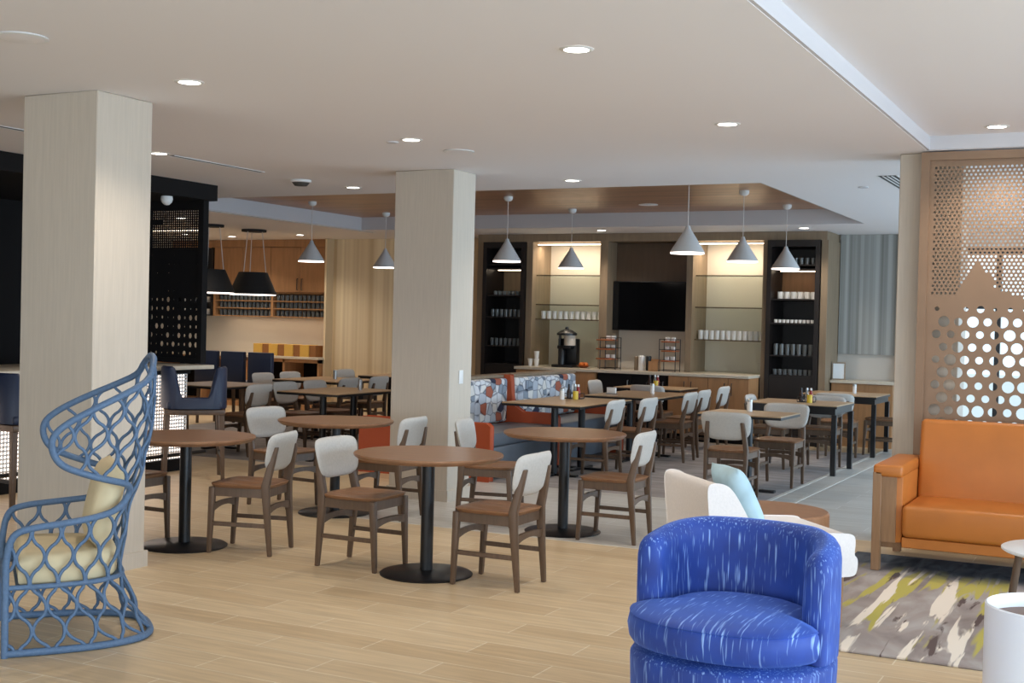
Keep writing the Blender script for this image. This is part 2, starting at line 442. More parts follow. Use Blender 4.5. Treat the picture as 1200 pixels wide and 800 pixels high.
struct(MB().box(-30, 40, -25, 60, -0.4, -0.3), 'ground_exterior', M['concrete'])

# columns
def column(n, x0, x1, y0, y1):
    o = struct(MB().box(x0, x1, y0, y1, 0, ZC - 0.001, 0.006, 1), 'wall_column_%d' % n, M['column'])
    b = MB(); e = 0.015
    b.box(x0 - e, x1 + e, y0 - e, y0, 0, 0.10); b.box(x0 - e, x1 + e, y1, y1 + e, 0, 0.10)
    b.box(x0 - e, x0, y0, y1, 0, 0.10); b.box(x1, x1 + e, y0, y1, 0, 0.10)
    struct(b, 'baseboard_column_%d' % n, M['column'])
column(1, -6.215, -5.605, 5.565, 6.03)
column(2, -6.04, -5.44, 9.57, 9.97)
column(3, -1.69, -1.24, 9.68, 10.06)
tag(MB().box(-5.4395, -5.432, 9.735, 9.805, 1.03, 1.15, 0.002).build('light_switch', M['white']), 'white wall switch plate on the pale side of the middle column', 'switch')
# black canopy and bar
struct(MB().box(-10.9, -8.56, 2.0, 10.17, 2.75, ZC - 0.001), 'trim_bar_soffit', M['black'])
struct(MB().box(-10.95, -10.8, 2.0, 10.17, 0, 2.75), 'wall_bar', M['black'])

# perforated plates -------------------------------------------------
def perf(mb, cells, y0, y1):
    """cells: (x0,x1,z0,z1,cx,cz,r,n,squash) ; r = 0 solid"""
    for (x0, x1, z0, z1, cx, cz, r, n, sq) in cells:
        if r <= 0:
            mb.add([(x0, y0, z0), (x1, y0, z0), (x1, y0, z1), (x0, y0, z1), (x0, y1, z0), (x1, y1, z0), (x1, y1, z1), (x0, y1, z1)], [(0, 1, 2, 3), (7, 6, 5, 4)]); continue
        k = n // 4
        B = []
        for i in range(k): B.append((x0 + (x1 - x0) * i / k, z0))
        for i in range(k): B.append((x1, z0 + (z1 - z0) * i / k))
        for i in range(k): B.append((x1 - (x1 - x0) * i / k, z1))
        for i in range(k): B.append((x0, z1 - (z1 - z0) * i / k))
        H = [(cx + r * sq * math.cos(2 * PI * i / n - 3 * PI / 4), cz + r * math.sin(2 * PI * i / n - 3 * PI / 4)) for i in range(n)]
        vs = [(a, y0, b) for a, b in B] + [(a, y0, b) for a, b in H] + [(a, y1, b) for a, b in B] + [(a, y1, b) for a, b in H]
        fs = []
        for i in range(n):
            j = (i + 1) % n
            fs += [(i, j, n + j, n + i), (2 * n + j, 2 * n + i, 3 * n + i, 3 * n + j), (n + i, n + j, 3 * n + j, 3 * n + i)]
        mb.add(vs, fs)

def big_screen():
    root = thing('perforated_screen', 'bronze perforated metal screen with round holes behind the caramel sofa', 'screen', (0, 9.6, 0))
    f = MB(); X0, X1 = -1.52, 2.2
    f.box(X0, X0 + 0.06, -0.03, 0.05, 0, 2.90); f.box(X1 - 0.06, X1, -0.03, 0.05, 0, 2.90)
    f.box(X0 + 0.06, X1 - 0.06, -0.03, 0.05, 2.84, 2.90); f.box(X0 + 0.06, X1 - 0.06, -0.03, 0.05, 0, 0.1)
    f.box(0.34, 0.40, -0.03, 0.05, 0.1, 2.84)
    f.build('frame', M['tan_metal'], root)
    for xa, xb in ((X0 + 0.06, 0.34), (0.40, X1 - 0.06)):
        cells = []; p = 0.0305; rp = 0.0268
        zt = 2.84; ztop = 2.80
        cells.append((xa, xb, ztop, zt, 0, 0, 0, 8, 1))
        xl = xa + 0.025; cells.append((xa, xl, 0.1, ztop, 0, 0, 0, 8, 1))
        zb0 = 1.80
        nr = int((ztop - zb0) / rp); z = ztop - nr * rp; zs = z
        ncol = int((xb - xl - 0.03) / p); xr = xl + (ncol + 0.5) * p
        cells.append((xr, xb, 0.1, ztop, 0, 0, 0, 8, 1))
        def lim(x):
            u = x - xa
            pk = max(0, 0.26 - abs(x + 1.12) * 1.9) if xa < 0 else max(0, 0.3 - abs(x - 1.2) * 1.2)
            return 1.86 + pk + (0.0 if x < -1.05 else 0.07 * math.sin(u * 5))
        for j in range(nr):
            off = 0.5 * p * (j % 2)
            if off: cells.append((xl, xl + off, z, z + rp, 0, 0, 0, 8, 1))
            else: cells.append((xr - 0.5 * p, xr, z, z + rp, 0, 0, 0, 8, 1))
            for i in range(ncol):
                a = xl + off + i * p; cx = a + p / 2; cz = z + rp / 2
                ok = cz > lim(cx)
                cells.append((a, a + p, z, z + rp, cx, cz, 0.0094 if ok else 0, 8, 1))
            z += rp
        # large holes below
        P = 0.1; RP = 0.092; rows = int((zs - 0.1) / RP); z = zs - rows * RP
        cells.append((xl, xr, 0.1, z, 0, 0, 0, 8, 1))
        nc = int((xr - xl - P / 2) / P); xe = xl + P / 2 + nc * P
        for j in range(rows):
            off = 0 if j % 2 else P / 2
            cells.append((xl, xl + off, z, z + RP, 0, 0, 0, 8, 1)) if off else None
            x1 = xl + off + nc * P
            if xr - x1 > 1e-4: cells.append((x1, xr, z, z + RP, 0, 0, 0, 8, 1))
            for i in range(nc):
                a = xl + off + i * P
                r = random.choice((0.027, 0.029, 0.031, 0.040, 0.042))
                if z > zs - 0.1: r = random.choice((0.012, 0.016, 0.020, 0))
                if j == rows - 1 and abs(a + 1.17) < 0.05: r = 0.026
                cells.append((a, a + P, z, z + RP, a + P / 2, z + RP / 2, r, 16, 1))
            z += RP
        mb = MB(); perf(mb, cells, 0.0, 0.008); mb.build('perforated_panel', M['tan_metal'], root, smooth=False)
    return root
big_screen()

def bar_screen():
    root = thing('bar_screen', 'black perforated panel standing at the end of the bar under the dark soffit', 'screen', (-9.02, 10.06, 1.085))
    f = MB(); W = 0.40; Z = 1.664
    f.box(-W, -W + 0.06, -0.03, 0.05, 0, Z); f.box(W - 0.06, W, -0.03, 0.05, 0, Z)
    f.box(-W + 0.06, W - 0.06, -0.03, 0.05, Z - 0.09, Z); f.box(-W + 0.06, W - 0.06, -0.03, 0.05, 0, 0.05)
    f.box(-W + 0.06, W - 0.06, -0.03, 0.05, 1.16, 1.18)
    f.build('frame', M['black'], root)
    cells = []; xa, xb = -W + 0.06, W - 0.06
    nc = 24; p = (xb - xa) / nc; rp = 0.0245; z = 1.18; nr = int((Z - 0.09 - z) / rp)
    for j in range(nr):
        for i in range(nc):
            a = xa + i * p
            solid = (j in (nr - 5, nr - 6) and i < 6)
            cells.append((a, a + p, z, z + rp, a + p / 2, z + rp / 2, 0 if solid else 0.0098, 8, 1))
        z += rp
    cells.append((xa, xb, z, Z - 0.09, 0, 0, 0, 8, 1))
    z = 0.05; nc = 9; p = (xb - xa) / nc; rp = 0.092; nr = 12
    rr = random.Random(5)
    for j in range(nr):
        for i in range(nc):
            a = xa + i * p; q = rr.random()
            r = 0.0
            if j < 7: r = 0.030 if q < 0.3 else (0.018 if q < 0.75 else 0.010)
            elif q < 0.25: r = 0.008
            cells.append((a, a + p, z, z + rp, a + p / 2, z + rp / 2, r, 8, 0.8))
        z += rp
    cells.append((xa, xb, z, 1.16, 0, 0, 0, 8, 1))
    mb = MB(); perf(mb, cells, 0.0, 0.01); mb.build('perforated_panel', M['black'], root, smooth=False)
bar_screen()
tag(MB().lathe([(0.055, 0), (0.06, -0.03), (0.05, -0.06), (0.025, -0.085), (0, -0.09)], (-8.72, 9.6, 2.749), 16).build('ceiling_camera', M['white']), 'white dome camera under the dark bar soffit', 'security camera')
# bar counter
root = thing('bar_counter', 'pale topped bar counter with glowing perforated front beside the blue stools', 'bar', (0, 0, 0))
MB().box(-9.6, -8.5, 5.9, 10.1, 1.035, 1.075, 0.004).build('countertop', M['counter'], root)
b = MB(); b.box(-9.3, -8.80, 5.98, 10.0, 0.0, 1.034); b.box(-8.80, -8.74, 5.98, 10.02, 0, 0.12); b.box(-8.80, -8.74, 5.98, 10.02, 0.98, 1.034)
b.build('body', M['black'], root)
MB().box(-8.797, -8.79, 6.0, 10.0, 0.12, 0.98).build('light_panel', M['barglow'], root)
mb = MB()
cells = []; p = 0.036; y = 6.0
n = int((10.0 - y) / p)
for j in range(24):
    for i in range(n):
        a = y + i * p; z = 0.12 + j * 0.0358
        cells.append((a, a + p, z, z + 0.0358, a + p / 2, z + 0.0179, 0.0125, 8, 1))
perf(mb, cells, 0, 0.004)
mb.v = [(-8.765 + v[1], v[0], v[2]) for v in mb.v]
mb.build('perforated_front', M['white'], root, smooth=False)
MB().tube([(-8.52, 6.1, 0.2), (-8.52, 10.0, 0.2)], 0.02).build('foot_rail', M['blackmetal'], root)

# blue bar stools
def bar_stool():
    root = thing('bar_stool', 'navy wraparound bar stool at the bar in front of the slotted glowing panel', 'bar stool', (-8.24, 9.5, 0), R(-46))
    # faces -X, local: faces -X
    vs = []; fs = []; N = 44
    for i in range(N + 1):
        ph = R(-108 + 216 * i / N); a = abs(math.degrees(ph))
        t_ = min(1, max(0, (a - 24) / 18)); t_ = t_ * t_ * (3 - 2 * t_)
        e_ = min(1, max(0, (a - 85) / 23))
        h = 0.80 + 0.29 * t_ - 0.10 * e_ * e_
        e = 2.8; c, s_ = math.cos(ph), math.sin(ph); r = 0.31 / (abs(c) ** e + abs(s_) ** e) ** (1 / e)
        for d, z in ((0, 0.69), (0, h - 0.02), (0.015, h), (0.04, h), (0.055, h - 0.02), (0.055, 0.69)):
            vs.append(((r - d) * c, (r - d) * s_, z))
    for i in range(N):
        for k in range(5): fs.append((i * 6 + k, i * 6 + k + 1, i * 6 + 7 + k, i * 6 + 6 + k))
        fs.append((i * 6 + 5, i * 6, i * 6 + 6, i * 6 + 11))
    fs.append(tuple(range(6))); fs.append(tuple(N * 6 + k for k in reversed(range(6))))
    MB().add(vs, fs).build('wraparound_back', M['navy'], root, ang=60)
    MB().box(-0.22, 0.26, -0.26, 0.26, 0.68, 0.76, 0.03, 3).build('seat', M['navy'], root)
    MB().box(-0.2, 0.27, -0.28, 0.28, 0.63, 0.68, 0.005).build('seat_frame', M['chairwood'], root)
    for sx in (-1, 1):
        for sy in (-1, 1):
            MB().post((0.02 + sx * 0.24, sy * 0.27, 0), (0.03 + sx * 0.20, sy * 0.25, 0.63), 0.035, 0.035, 0.05, 0.05).build('leg', M['chairwood'], root, bev=0.004)
    for sy in (-1, 1):
        MB().box(-0.19, 0.23, sy * 0.26 - 0.012, sy * 0.26 + 0.012, 0.22, 0.25).build('foot_bar', M['blackmetal'], root)
    return register(root)
st = bar_stool()
G = 'navy bar stools along the bar'
st['group'] = G
dup(st, (-8.12, 7.35, 0), R(-10), 'navy bar stool at the bar on the outer side of the tall front column', G)

# ------------------------------------------------------------------ ceiling fixtures
def downlight(x, y, z, label, first=[None]):
    if first[0] is None:
        root = thing('downlight', label, 'ceiling light', (x, y, z), 0, 'recessed ceiling downlights')
        MB().lathe([(0.062, -0.001), (0.062, -0.006), (0.078, -0.006), (0.085, -0.001)], n=28, cap=False).build('trim_ring', M['white'], root)
        MB().lathe([(0.062, -0.002), (0.062, -0.0035)], n=28).build('diffuser', M['light'], root)
        first[0] = register(root)
    else:
        root = dup(first[0], (x, y, z), 0, label)
    l = bpy.data.lights.new('downlight_lamp', 'SPOT'); l.energy = DL_POWER; l.color = (1, 0.89, 0.76); l.spot_size = R(125); l.spot_blend = 0.8; l.shadow_soft_size = 0.05
    o = bpy.data.objects.new('downlight_lamp', l); COL.objects.link(o); o.location = (0, 0, -0.02); o.parent = root
DL_POWER = 55
for x, y, s in ((-4.9, 5.56, 'above the front column and near cafe table'), (-2.49, 5.54, 'above the open floor before the blue armchair'),
                (-2.48, 7.93, 'over the aisle beside the lounge bulkhead'), (-4.87, 7.92, 'between the two columns above the round tables'),
                (-7.33, 7.97, 'beside the front column at the slot vent'), (-4.8, 10.65, 'before the wood ceiling tray above the middle tables'),
                (-7.23, 10.66, 'before the wood tray near the domed detector'), (-6.96, 16.5, 'above the counter with the coffee maker'),
                (-4.08, 16.5, 'above the dark cabinet beside the grey striped wall'), (-13.9, 16.9, 'in the kitchen behind the black drum lamps'),
                (-12.34, 16.7, 'in the kitchen beside the warm striped wall')):
    downlight(x, y, ZC, 'round recessed downlight ' + s)
downlight(-0.97, 9.2, ZL, 'round recessed downlight in the raised lounge ceiling above the sofa')
for x, y, z, s in ((-4.89, 4.36, ZC, 'in the ceiling in front of the front column'), (-4.84, 8.58, ZC, 'in the ceiling before the middle column'), (-5.66, 14.9, ZT, 'in the wood ceiling tray')):
    root = thing('ceiling_speaker', 'flat round white speaker grille ' + s, 'speaker', (x, y, z), 0, 'ceiling speakers')
    MB().lathe([(0.12, 0), (0.125, -0.006), (0.11, -0.010)], n=32).build('ring', M['white'], root)
    MB().lathe([(0.105, -0.010), (0.0, -0.013)], n=32, cap=False).build('grille', M['ceiling'], root)
root = thing('smoke_detector', 'round smoke detector with dark underside near the slot vent', 'smoke detector', (-7.37, 9.97, ZC))
MB().lathe([(0.10, 0), (0.10, -0.02), (0.085, -0.025)], n=24).build('base', M['white'], root)
MB().lathe([(0.085, -0.025), (0.06, -0.055), (0, -0.06)], n=24, cap=False).build('cover', M['vent'], root)
for x, y, s in ((-5.07, 7.98, 'beside the downlight between the columns'), (-2.39, 11.83, 'beside the slanting vent near the right screen')):
    tag(MB().lathe([(0.045, 0), (0.045, -0.008), (0.03, -0.012), (0, -0.012)], (x, y, ZC), 20, cap=False).build('ceiling_sensor', M['traywhite']), 'small flat round ceiling sensor ' + s.replace('right screen', 'bronze screen'), 'sensor')
def slot(x0, x1, y0, y1, label, n=1):
    root = thing('slot_vent', label, 'air vent', ((x0 + x1) / 2, (y0 + y1) / 2, ZC))
    w = (x1 - x0) / 2; h = (y1 - y0) / 2
    f = MB()
    f.box(-w - 0.01, -w, -h, h, -0.006, -0.001); f.box(w, w + 0.01, -h, h, -0.006, -0.001)
    f.build('frame', M['white'], root)
    MB().box(-w, w, -h, h, -0.004, -0.001).build('slot', M['vent'], root)
    if n > 1:
        s = MB()
        for k in range(1, n): s.box(-w + 2 * w * k / n - 0.006, -w + 2 * w * k / n + 0.006, -h, h, -0.008, -0.002)
        s.build('louvre', M['white'], root)
slot(-7.34, -7.29, 8.1, 9.3, 'thin dark slot vent beside the front column')
slot(-7.44, -7.39, 5.4, 6.7, 'thin dark slot vent ahead of the black bar soffit')
slot(-2.10, -1.95, 11.0, 12.2, 'grey louvred vent in the ceiling near the bronze screen', 4)
slot(-10.74, -10.70, 12.0, 16.4, 'long thin dark slot along the outer side of the wood tray')

# cone pendants
def cone(loc, zc, label, first=[None]):
    if first[0] is None:
        root = thing('cone_pendant', label, 'pendant lamp', loc, 0, 'grey cone pendants')
        # origin at the bottom rim
        MB().lathe([(0.172, 0.0), (0.172, 0.008), (0.03, 0.235), (0.018, 0.27), (0.010, 0.27), (0.010, 0.262), (0.022, 0.23), (0.160, 0.008), (0.160, 0.0), (0.172, 0.0)], n=40, cap=False).build('lamp_shade', M['pendant'], root, ang=50)
        MB().lathe([(0.168, -0.012), (0.168, 0.0)], n=36).build('diffuser', M['conelight'], root)
        MB().tube([(0, 0, 0.265), (0, 0, 0.78 - 0.01)], 0.004, 6).build('cord', M['cord'], root)
        MB().lathe([(0.055, 0.78), (0.055, 0.76), (0.05, 0.74), (0.03, 0.725), (0, 0.72)], n=24).build('ceiling_rose', M['white'], root)
        first[0] = register(root)
        r = root
    else:
        r = dup(first[0], loc, 0, label)
    l = bpy.data.lights.new('pendant_lamp_light', 'SPOT'); l.energy = 22; l.color = (1, 0.84, 0.68); l.spot_size = R(130); l.spot_blend = 0.7; l.shadow_soft_size = 0.1
    o = bpy.data.objects.new('pendant_lamp_light', l); COL.objects.link(o); o.location = (0, 0, -0.03); o.parent = r
zb = ZT - 0.78
for x, y, s in ((-6.97, 13.6, 'hanging just beside the middle column'), (-6.88, 15.3, 'hanging before the shelf bay with the coffee maker'), (-4.13, 12.0, 'hanging lower than all and before the shelf bay beside the television'),
                (-4.04, 13.6, 'hanging before the shelf bay at its dark cabinet end'), (-4.0, 15.3, 'hanging before the dark cabinet by the grey striped wall'), (-9.86, 13.6, 'hanging before the kitchen wall cabinets'), (-9.80, 15.3, 'half hidden behind the middle column by the warm striped wall')):
    cone((x, y, zb), ZT, 'grey cone pendant lamp ' + s)

def drum(loc, label, first=[None]):
    if first[0] is None:
        root = thing('drum_pendant', label, 'pendant lamp', loc, 0, 'black drum pendants')
        MB().lathe([(0.37, 0), (0.22, 0.34), (0.21, 0.34), (0.36, 0.0), (0.37, 0)], n=40, cap=False).build('lamp_shade', M['shadeblack'], root)
        MB().lathe([(0.35, -0.012), (0.352, 0.004)], n=36).build('diffuser', M['conelight'], root)
        MB().lathe([(0.0, 0.335), (0.212, 0.335)], n=30, cap=False).build('shade_top', M['shadeblack'], root)
        for k in range(3):
            a = 2 * PI * k / 3 + 0.4
            MB().tube([(0.2 * math.cos(a), 0.2 * math.sin(a), 0.335), (0.13 * math.cos(a), 0.13 * math.sin(a), 0.97)], 0.006, 6).build('wire', M['cord'], root)
        MB().lathe([(0.19, 0.965), (0.19, 1.0)], n=30).build('ceiling_rose', M['shadeblack'], root)
        first[0] = register(root)
        return root
    return dup(first[0], loc, 0, label)
drum((-12.40, 15.6, 1.91), 'black drum pendant lamp nearer the warm striped wall')
drum((-12.40, 14.6, 1.91), 'black drum pendant lamp partly behind the black perforated panel')

# ------------------------------------------------------------------ back wall unit
Y1 = 17.1
YB = 17.795
root = thing('wall_unit_surround', 'grey brown wood surround with posts and header framing the back bar', 'wall unit', (0, 0, 0))
s = MB()
s.box(-9.24, -3.90, 17.05, YB, 2.79, ZC - 0.002)
s.build('header', M['greyoak'], root)
for a, b in ((-9.24, -9.13), (-8.40, -8.30), (-7.20, -7.08), (-5.87, -5.78), (-4.77, -4.71), (-3.97, -3.88)):
    z0 = 0 if a in (-9.24, -3.97, -4.77, -8.40) else 0.935
    MB().box(a, b, 17.05, YB, z0, 2.789).build('side_panel', M['greyoak'], root)
def bay(x0, x1, label, shelves, name='shelf_bay'):
    root = thing(name, label, 'shelving', (0, 0, 0))
    MB().box(x0, x1, 17.70, 17.79, 0.935, 2.78).build('back_panel', M['cream'], root)
    MB().box(x0 + 0.03, x1 - 0.03, 17.16, 17.20, 2.75, 2.762).build('light_strip', M['lightwarm'], root)
    for z in shelves:
        MB().box(x0 + 0.002, x1 - 0.002, 17.2, 17.69, z - 0.012, z, 0.001, 1).build('glass_shelf', M['glass'], root)
        MB().box(x0 + 0.002, x1 - 0.002, 17.19, 17.199, z - 0.014, z + 0.002).build('shelf_edge', M['darkoak'], root)
    l = bpy.data.lights.new('shelf_strip_lamp', 'AREA'); l.shape = 'RECTANGLE'; l.size = x1 - x0 - 0.1; l.size_y = 0.04; l.energy = 9; l.color = (1, 0.84, 0.66)
    o = bpy.data.objects.new('shelf_strip_lamp', l); COL.objects.link(o); o.location = ((x0 + x1) / 2, 17.3, 2.74); o.rotation_euler = (R(12), 0, 0); o.parent = root
bay(-8.30, -7.20, 'lit shelf bay with glass shelves above the coffee maker', (2.30, 1.86, 1.64))
bay(-5.78, -4.77, 'lit shelf bay with glass shelves between the television and the dark cabinet', (2.31, 1.86, 1.40))
# tv bay
struct(MB().box(-7.079, -5.871, 17.40, 17.5, 1.5, 2.78), 'wall_television_panel', M['darkoak'])
struct(MB().box(-7.079, -5.871, 17.55, 17.79, 0.935, 1.5), 'wall_backsplash', M['cream'])
root = thing('television', 'large black flat screen television above the counter', 'television', (-6.47, 17.30, 1.50))
MB().box(-0.61, 0.61, -0.02, 0.03, 0.0, 0.72, 0.006).build('bezel', M['blackmetal'], root)
MB().box(-0.597, 0.597, -0.024, -0.019, 0.014, 0.706).build('display', M['screenblack'], root)
MB().box(-0.15, 0.15, 0.03, 0.10, 0.2, 0.5).build('wall_mount', M['blackmetal'], root)

def cup(name, m, r, h, label, grp, cat, taper=0.85):
    t_ = 0.004
    o = MB().lathe([(0, 0.0), (r * taper, 0.0), (r, h), (r - t_, h), (r * taper - t_, 0.006), (0, 0.006)], n=14, cap=False).build(name, m)
    return tag(o, label, cat, grp)
def row(proto, pts):
    for k, p in enumerate(pts):
        o = proto if k == 0 else proto.copy()
        if k: COL.objects.link(o)
        o.location = p
def lin(a, b, n): return [a + (b - a) * (k + 0.5) / n for k in range(n)]
def twohigh(x0, x1, n, z, h, y):
    return [(x, y, z + 0.001) for x in lin(x0, x1, n)]

def dark_cabinet(x0, x1, label, niche_mat, name='dark_cabinet'):
    root = thing(name, label, 'cabinet', (0, 0, 0))
    xm = x0 + 0.06, x1 - 0.06
    b = MB()
    b.box(x0, xm[0], 17.0, 17.79, 0, 2.789); b.box(xm[1], x1, 17.0, 17.79, 0, 2.789)
    b.box(xm[0], xm[1], 17.70, 17.79, 0, 2.789)
    b.box(xm[0], xm[1], 17.0, 17.70, 2.70, 2.789); b.box(xm[0], xm[1], 17.0, 17.70, 0, 0.12)
    b.build('body', M['blackwood'], root)
    for z in (2.46, 2.40, 1.99, 1.66, 1.22, 0.95):
        MB().box(xm[0], xm[1], 17.06, 17.70, z - 0.02, z).build('shelf', M['blackwood'], root)
    MB().box(xm[0], xm[1], 17.02, 17.05, 0.12, 0.93).build('lower_door', M['blackwood'], root)
    MB().box(xm[0], xm[1], 17.60, 17.69, 1.992, 2.378).build('niche_back', niche_mat, root)
    MB().box(xm[0] + 0.05, xm[1] - 0.05, 17.30, 17.33, 2.370, 2.378).build('niche_light', M['lightwarm'], root)
    return root
dark_cabinet(-9.12, -8.41, 'tall dark cabinet with a lit niche beside the middle column', M['greyoak'])
dark_cabinet(-4.70, -3.98, 'tall dark cabinet with a lit orange niche beside the grey striped wall', M['oak'])
pr = cup('mug', M['ceramic'], 0.042, 0.10, 'white mug in the row in the lit niche of the dark cabinet', 'white mugs in the lit niche', 'mug')
row(pr, [(x, 17.25, 1.991) for x in lin(-4.62, -4.06, 6)])
pr = cup('mug', M['ceramic'], 0.042, 0.09, 'white mug in the rear rank in the lit niche', 'white mugs in the rear of the lit niche', 'mug')
row(pr, [(x, 17.37, 1.991) for x in lin(-4.60, -4.08, 6)])
pr = cup('small_cup', M['ceramic'], 0.025, 0.045, 'small white cup on the dark shelf below the lit niche', 'small cups below the lit niche', 'cup')
row(pr, [(x, 17.12, 1.661) for x in lin(-4.62, -4.06, 10)])
pr = cup('drinking_glass', M['darkglassware'], 0.036, 0.15, 'tumbler on the dark cabinet shelf two below the lit niche', 'tumblers in the dark cabinet', 'glass')
row(pr, [(x, 17.12, 1.221) for x in lin(-4.62, -4.06, 7)])
pr = cup('low_glass', M['darkglassware'], 0.034, 0.075, 'low glass on the lowest open shelf of the dark cabinet', 'low glasses in the dark cabinet', 'glass')
row(pr, [(x, 17.12, 0.951) for x in lin(-4.62, -4.06, 8)])
pr = cup('stemware', M['darkglassware'], 0.03, 0.09, 'glass on the top shelf of the dark cabinet behind the end pendant', 'glasses on the top dark shelf', 'glass')
row(pr, [(x, 17.12, 2.461) for x in lin(-4.45, -4.06, 5)])
pr = cup('wine_glass', M['darkglassware'], 0.032, 0.11, 'dim glass on the upper dark shelf of the cabinet beside the middle column', 'dim glasses on the upper shelf by the column', 'glass')
row(pr, [(x, 17.12, 1.661) for x in lin(-9.03, -8.5, 7)])
pr = cup('wine_glass', M['darkglassware'], 0.032, 0.11, 'dim glass on the lower dark shelf of the cabinet beside the middle column', 'dim glasses on the lower shelf by the column', 'glass')
row(pr, [(x, 17.12, 1.221) for x in lin(-9.03, -8.5, 7)])
pr = cup('juice_glass', M['glassware'], 0.034, 0.06, 'short glass in the lit niche of the cabinet beside the middle column', 'short glasses in the dim niche', 'glass')
row(pr, [(x, 17.2, 1.991) for x in lin(-9.03, -8.5, 7)])
pr = cup('coffee_cup', M['ceramic'], 0.042, 0.12, 'white cup in the row above the coffee maker', 'white cups above the coffee maker', 'cup')
row(pr, [(x, 17.3, 1.641) for x in lin(-8.26, -7.24, 11)])
pr = cup('coffee_cup', M['ceramic'], 0.042, 0.13, 'white cup in the row on the lowest glass shelf by the television', 'white cups on the lowest glass shelf', 'cup')
row(pr, [(x, 17.3, 1.401) for x in lin(-5.76, -4.79, 12)])

# base cabinets and counter
def base_cab(x0, x1, label, nd):
    root = thing('base_cabinet', label, 'cabinet', (0, 0, 0))
    MB().box(x0, x1, 16.56, 17.0, 0.10, 0.894).build('body', M['oak'], root)
    MB().box(x0, x1, 16.62, 17.0, 0.0, 0.10).build('plinth', M['black'], root)
    w = (x1 - x0) / nd
    for k in range(nd):
        a = x0 + k * w
        d = MB().box(a + 0.003, a + w - 0.003, 16.535, 16.558, 0.11, 0.885, 0.002, 1).build('door', M['oak'], root)
        hx = a + w - 0.05 if k % 2 == 0 else a + 0.05
        h = MB().tube([(hx, 16.535, 0.82), (hx, 16.51, 0.82), (hx, 16.51, 0.66), (hx, 16.535, 0.66)], 0.006, 6).build('handle', M['blackmetal'], d)
base_cab(-8.28, -7.02, 'oak base cabinet below the coffee maker', 2)
base_cab(-5.92, -4.775, 'oak base cabinet with black pulls below the lit shelf bay', 4)
root = thing('undercounter_refrigerator', 'dark undercounter unit below the television', 'refrigerator', (0, 0, 0))
MB().box(-7.0, -5.94, 16.6, 17.0, 0.0, 0.894).build('body', M['blackwood'], root)
for k in range(2):
    a = -6.99 + k * 0.525
    d = MB().box(a, a + 0.515, 16.575, 16.598, 0.05, 0.88, 0.003, 1).build('door', M['black'], root)
    MB().tube([(a + 0.46, 16.572, 0.8), (a + 0.46, 16.55, 0.8), (a + 0.46, 16.55, 0.5), (a + 0.46, 16.572, 0.5)], 0.007, 6).build('handle', M['steel'], d)
tag(MB().box(-8.297, -4.773, 16.5, 17.69, 0.895, 0.934, 0.003, 1).build('countertop', M['counter']), 'long pale stone countertop of the back bar under the television', 'countertop')
# side counter
tag(MB().box(-3.87, -3.02, 17.3, 17.79, 0.86, 0.90, 0.003, 1).build('countertop', M['counter']), 'short pale counter ledge below the grey striped wall', 'countertop')
root = thing('base_cabinet', 'plain oak cabinet below the short ledge of the striped wall', 'cabinet', (0, 0, 0))
MB().box(-3.86, -3.04, 17.36, 17.78, 0.0, 0.859).build('body', M['oak'], root)
MB().box(-3.855, -3.045, 17.34, 17.359, 0.1, 0.85).build('door', M['oak'], root)
struct(MB().box(-3.87, -3.06, 17.76, 17.799, 1.25, ZC - 0.002), 'wall_grey_stripes', M['stripegrey'])
struct(MB().box(-3.06, -3.0, 17.70, 17.799, 0.0, ZC - 0.002), 'trim_10', M['greyoak'])
struct(MB().box(-12.40, -9.25, 17.75, 18.04, 0, ZC - 0.002), 'wall_warm_stripes', M['stripewarm'])
struct(MB().box(-12.44, -12.40, 17.55, 18.04, 0, ZC - 0.002), 'trim_11', M['stripewarm'])
# sign holder on the ledge
root = thing('menu_stand', 'small wooden menu stand on the ledge before the striped wall', 'stand', (-3.78, 17.42, 0.901), R(20))
MB().box(-0.09, 0.09, -0.05, 0.05, 0, 0.015).build('base', M['greyoak'], root)
f = MB(); f.box(-0.09, -0.075, -0.01, 0.01, 0.015, 0.24); f.box(0.075, 0.09, -0.01, 0.01, 0.015, 0.24); f.box(-0.075, 0.075, -0.01, 0.01, 0.22, 0.24)
f.build('frame', M['greyoak'], root)
MB().box(-0.075, 0.075, -0.004, 0.004, 0.015, 0.22).build('card', M['white'], root)

# counter items
ZK = 0.935
root = thing('coffee_maker', 'tall black coffee maker with a pale tank on the back counter', 'coffee maker', (-7.66, 16.95, ZK))
MB().box(-0.17, 0.17, -0.16, 0.16, 0, 0.04, 0.008).build('base', M['blackmetal'], root)
MB().box(-0.15, 0.15, 0.02, 0.15, 0.04, 0.42, 0.01).build('body', M['blackmetal'], root)
MB().lathe([(0.05, 0.04), (0.055, 0.24), (0.04, 0.27), (0.02, 0.28)], (-0.05, -0.06, 0), 18).build('carafe', M['blackmetal'], root)
MB().box(-0.11, 0.11, -0.10, 0.12, 0.27, 0.32, 0.01).build('brew_head', M['blackmetal'], root)
MB().lathe([(0.085, 0.32), (0.085, 0.47)], (0.05, 0.0, 0), 20).build('tank', M['cream'], root)
MB().tube([(-0.11, 0, 0.32), (-0.11, 0, 0.49)], 0.02, 8).build('post', M['blackmetal'], root)
MB().lathe([(0.15, 0.47), (0.15, 0.50), (0.09, 0.54), (0.03, 0.56), (0.03, 0.585), (0, 0.595)], n=24).build('lid', M['blackmetal'], root)
pr = tag(MB().lathe([(0.028, 0), (0.042, 0.11), (0.0, 0.11)], n=16).build('paper_cup', M['ceramic']), 'upturned white paper cup at the end of the back counter', 'cup', 'paper cups on the back counter')
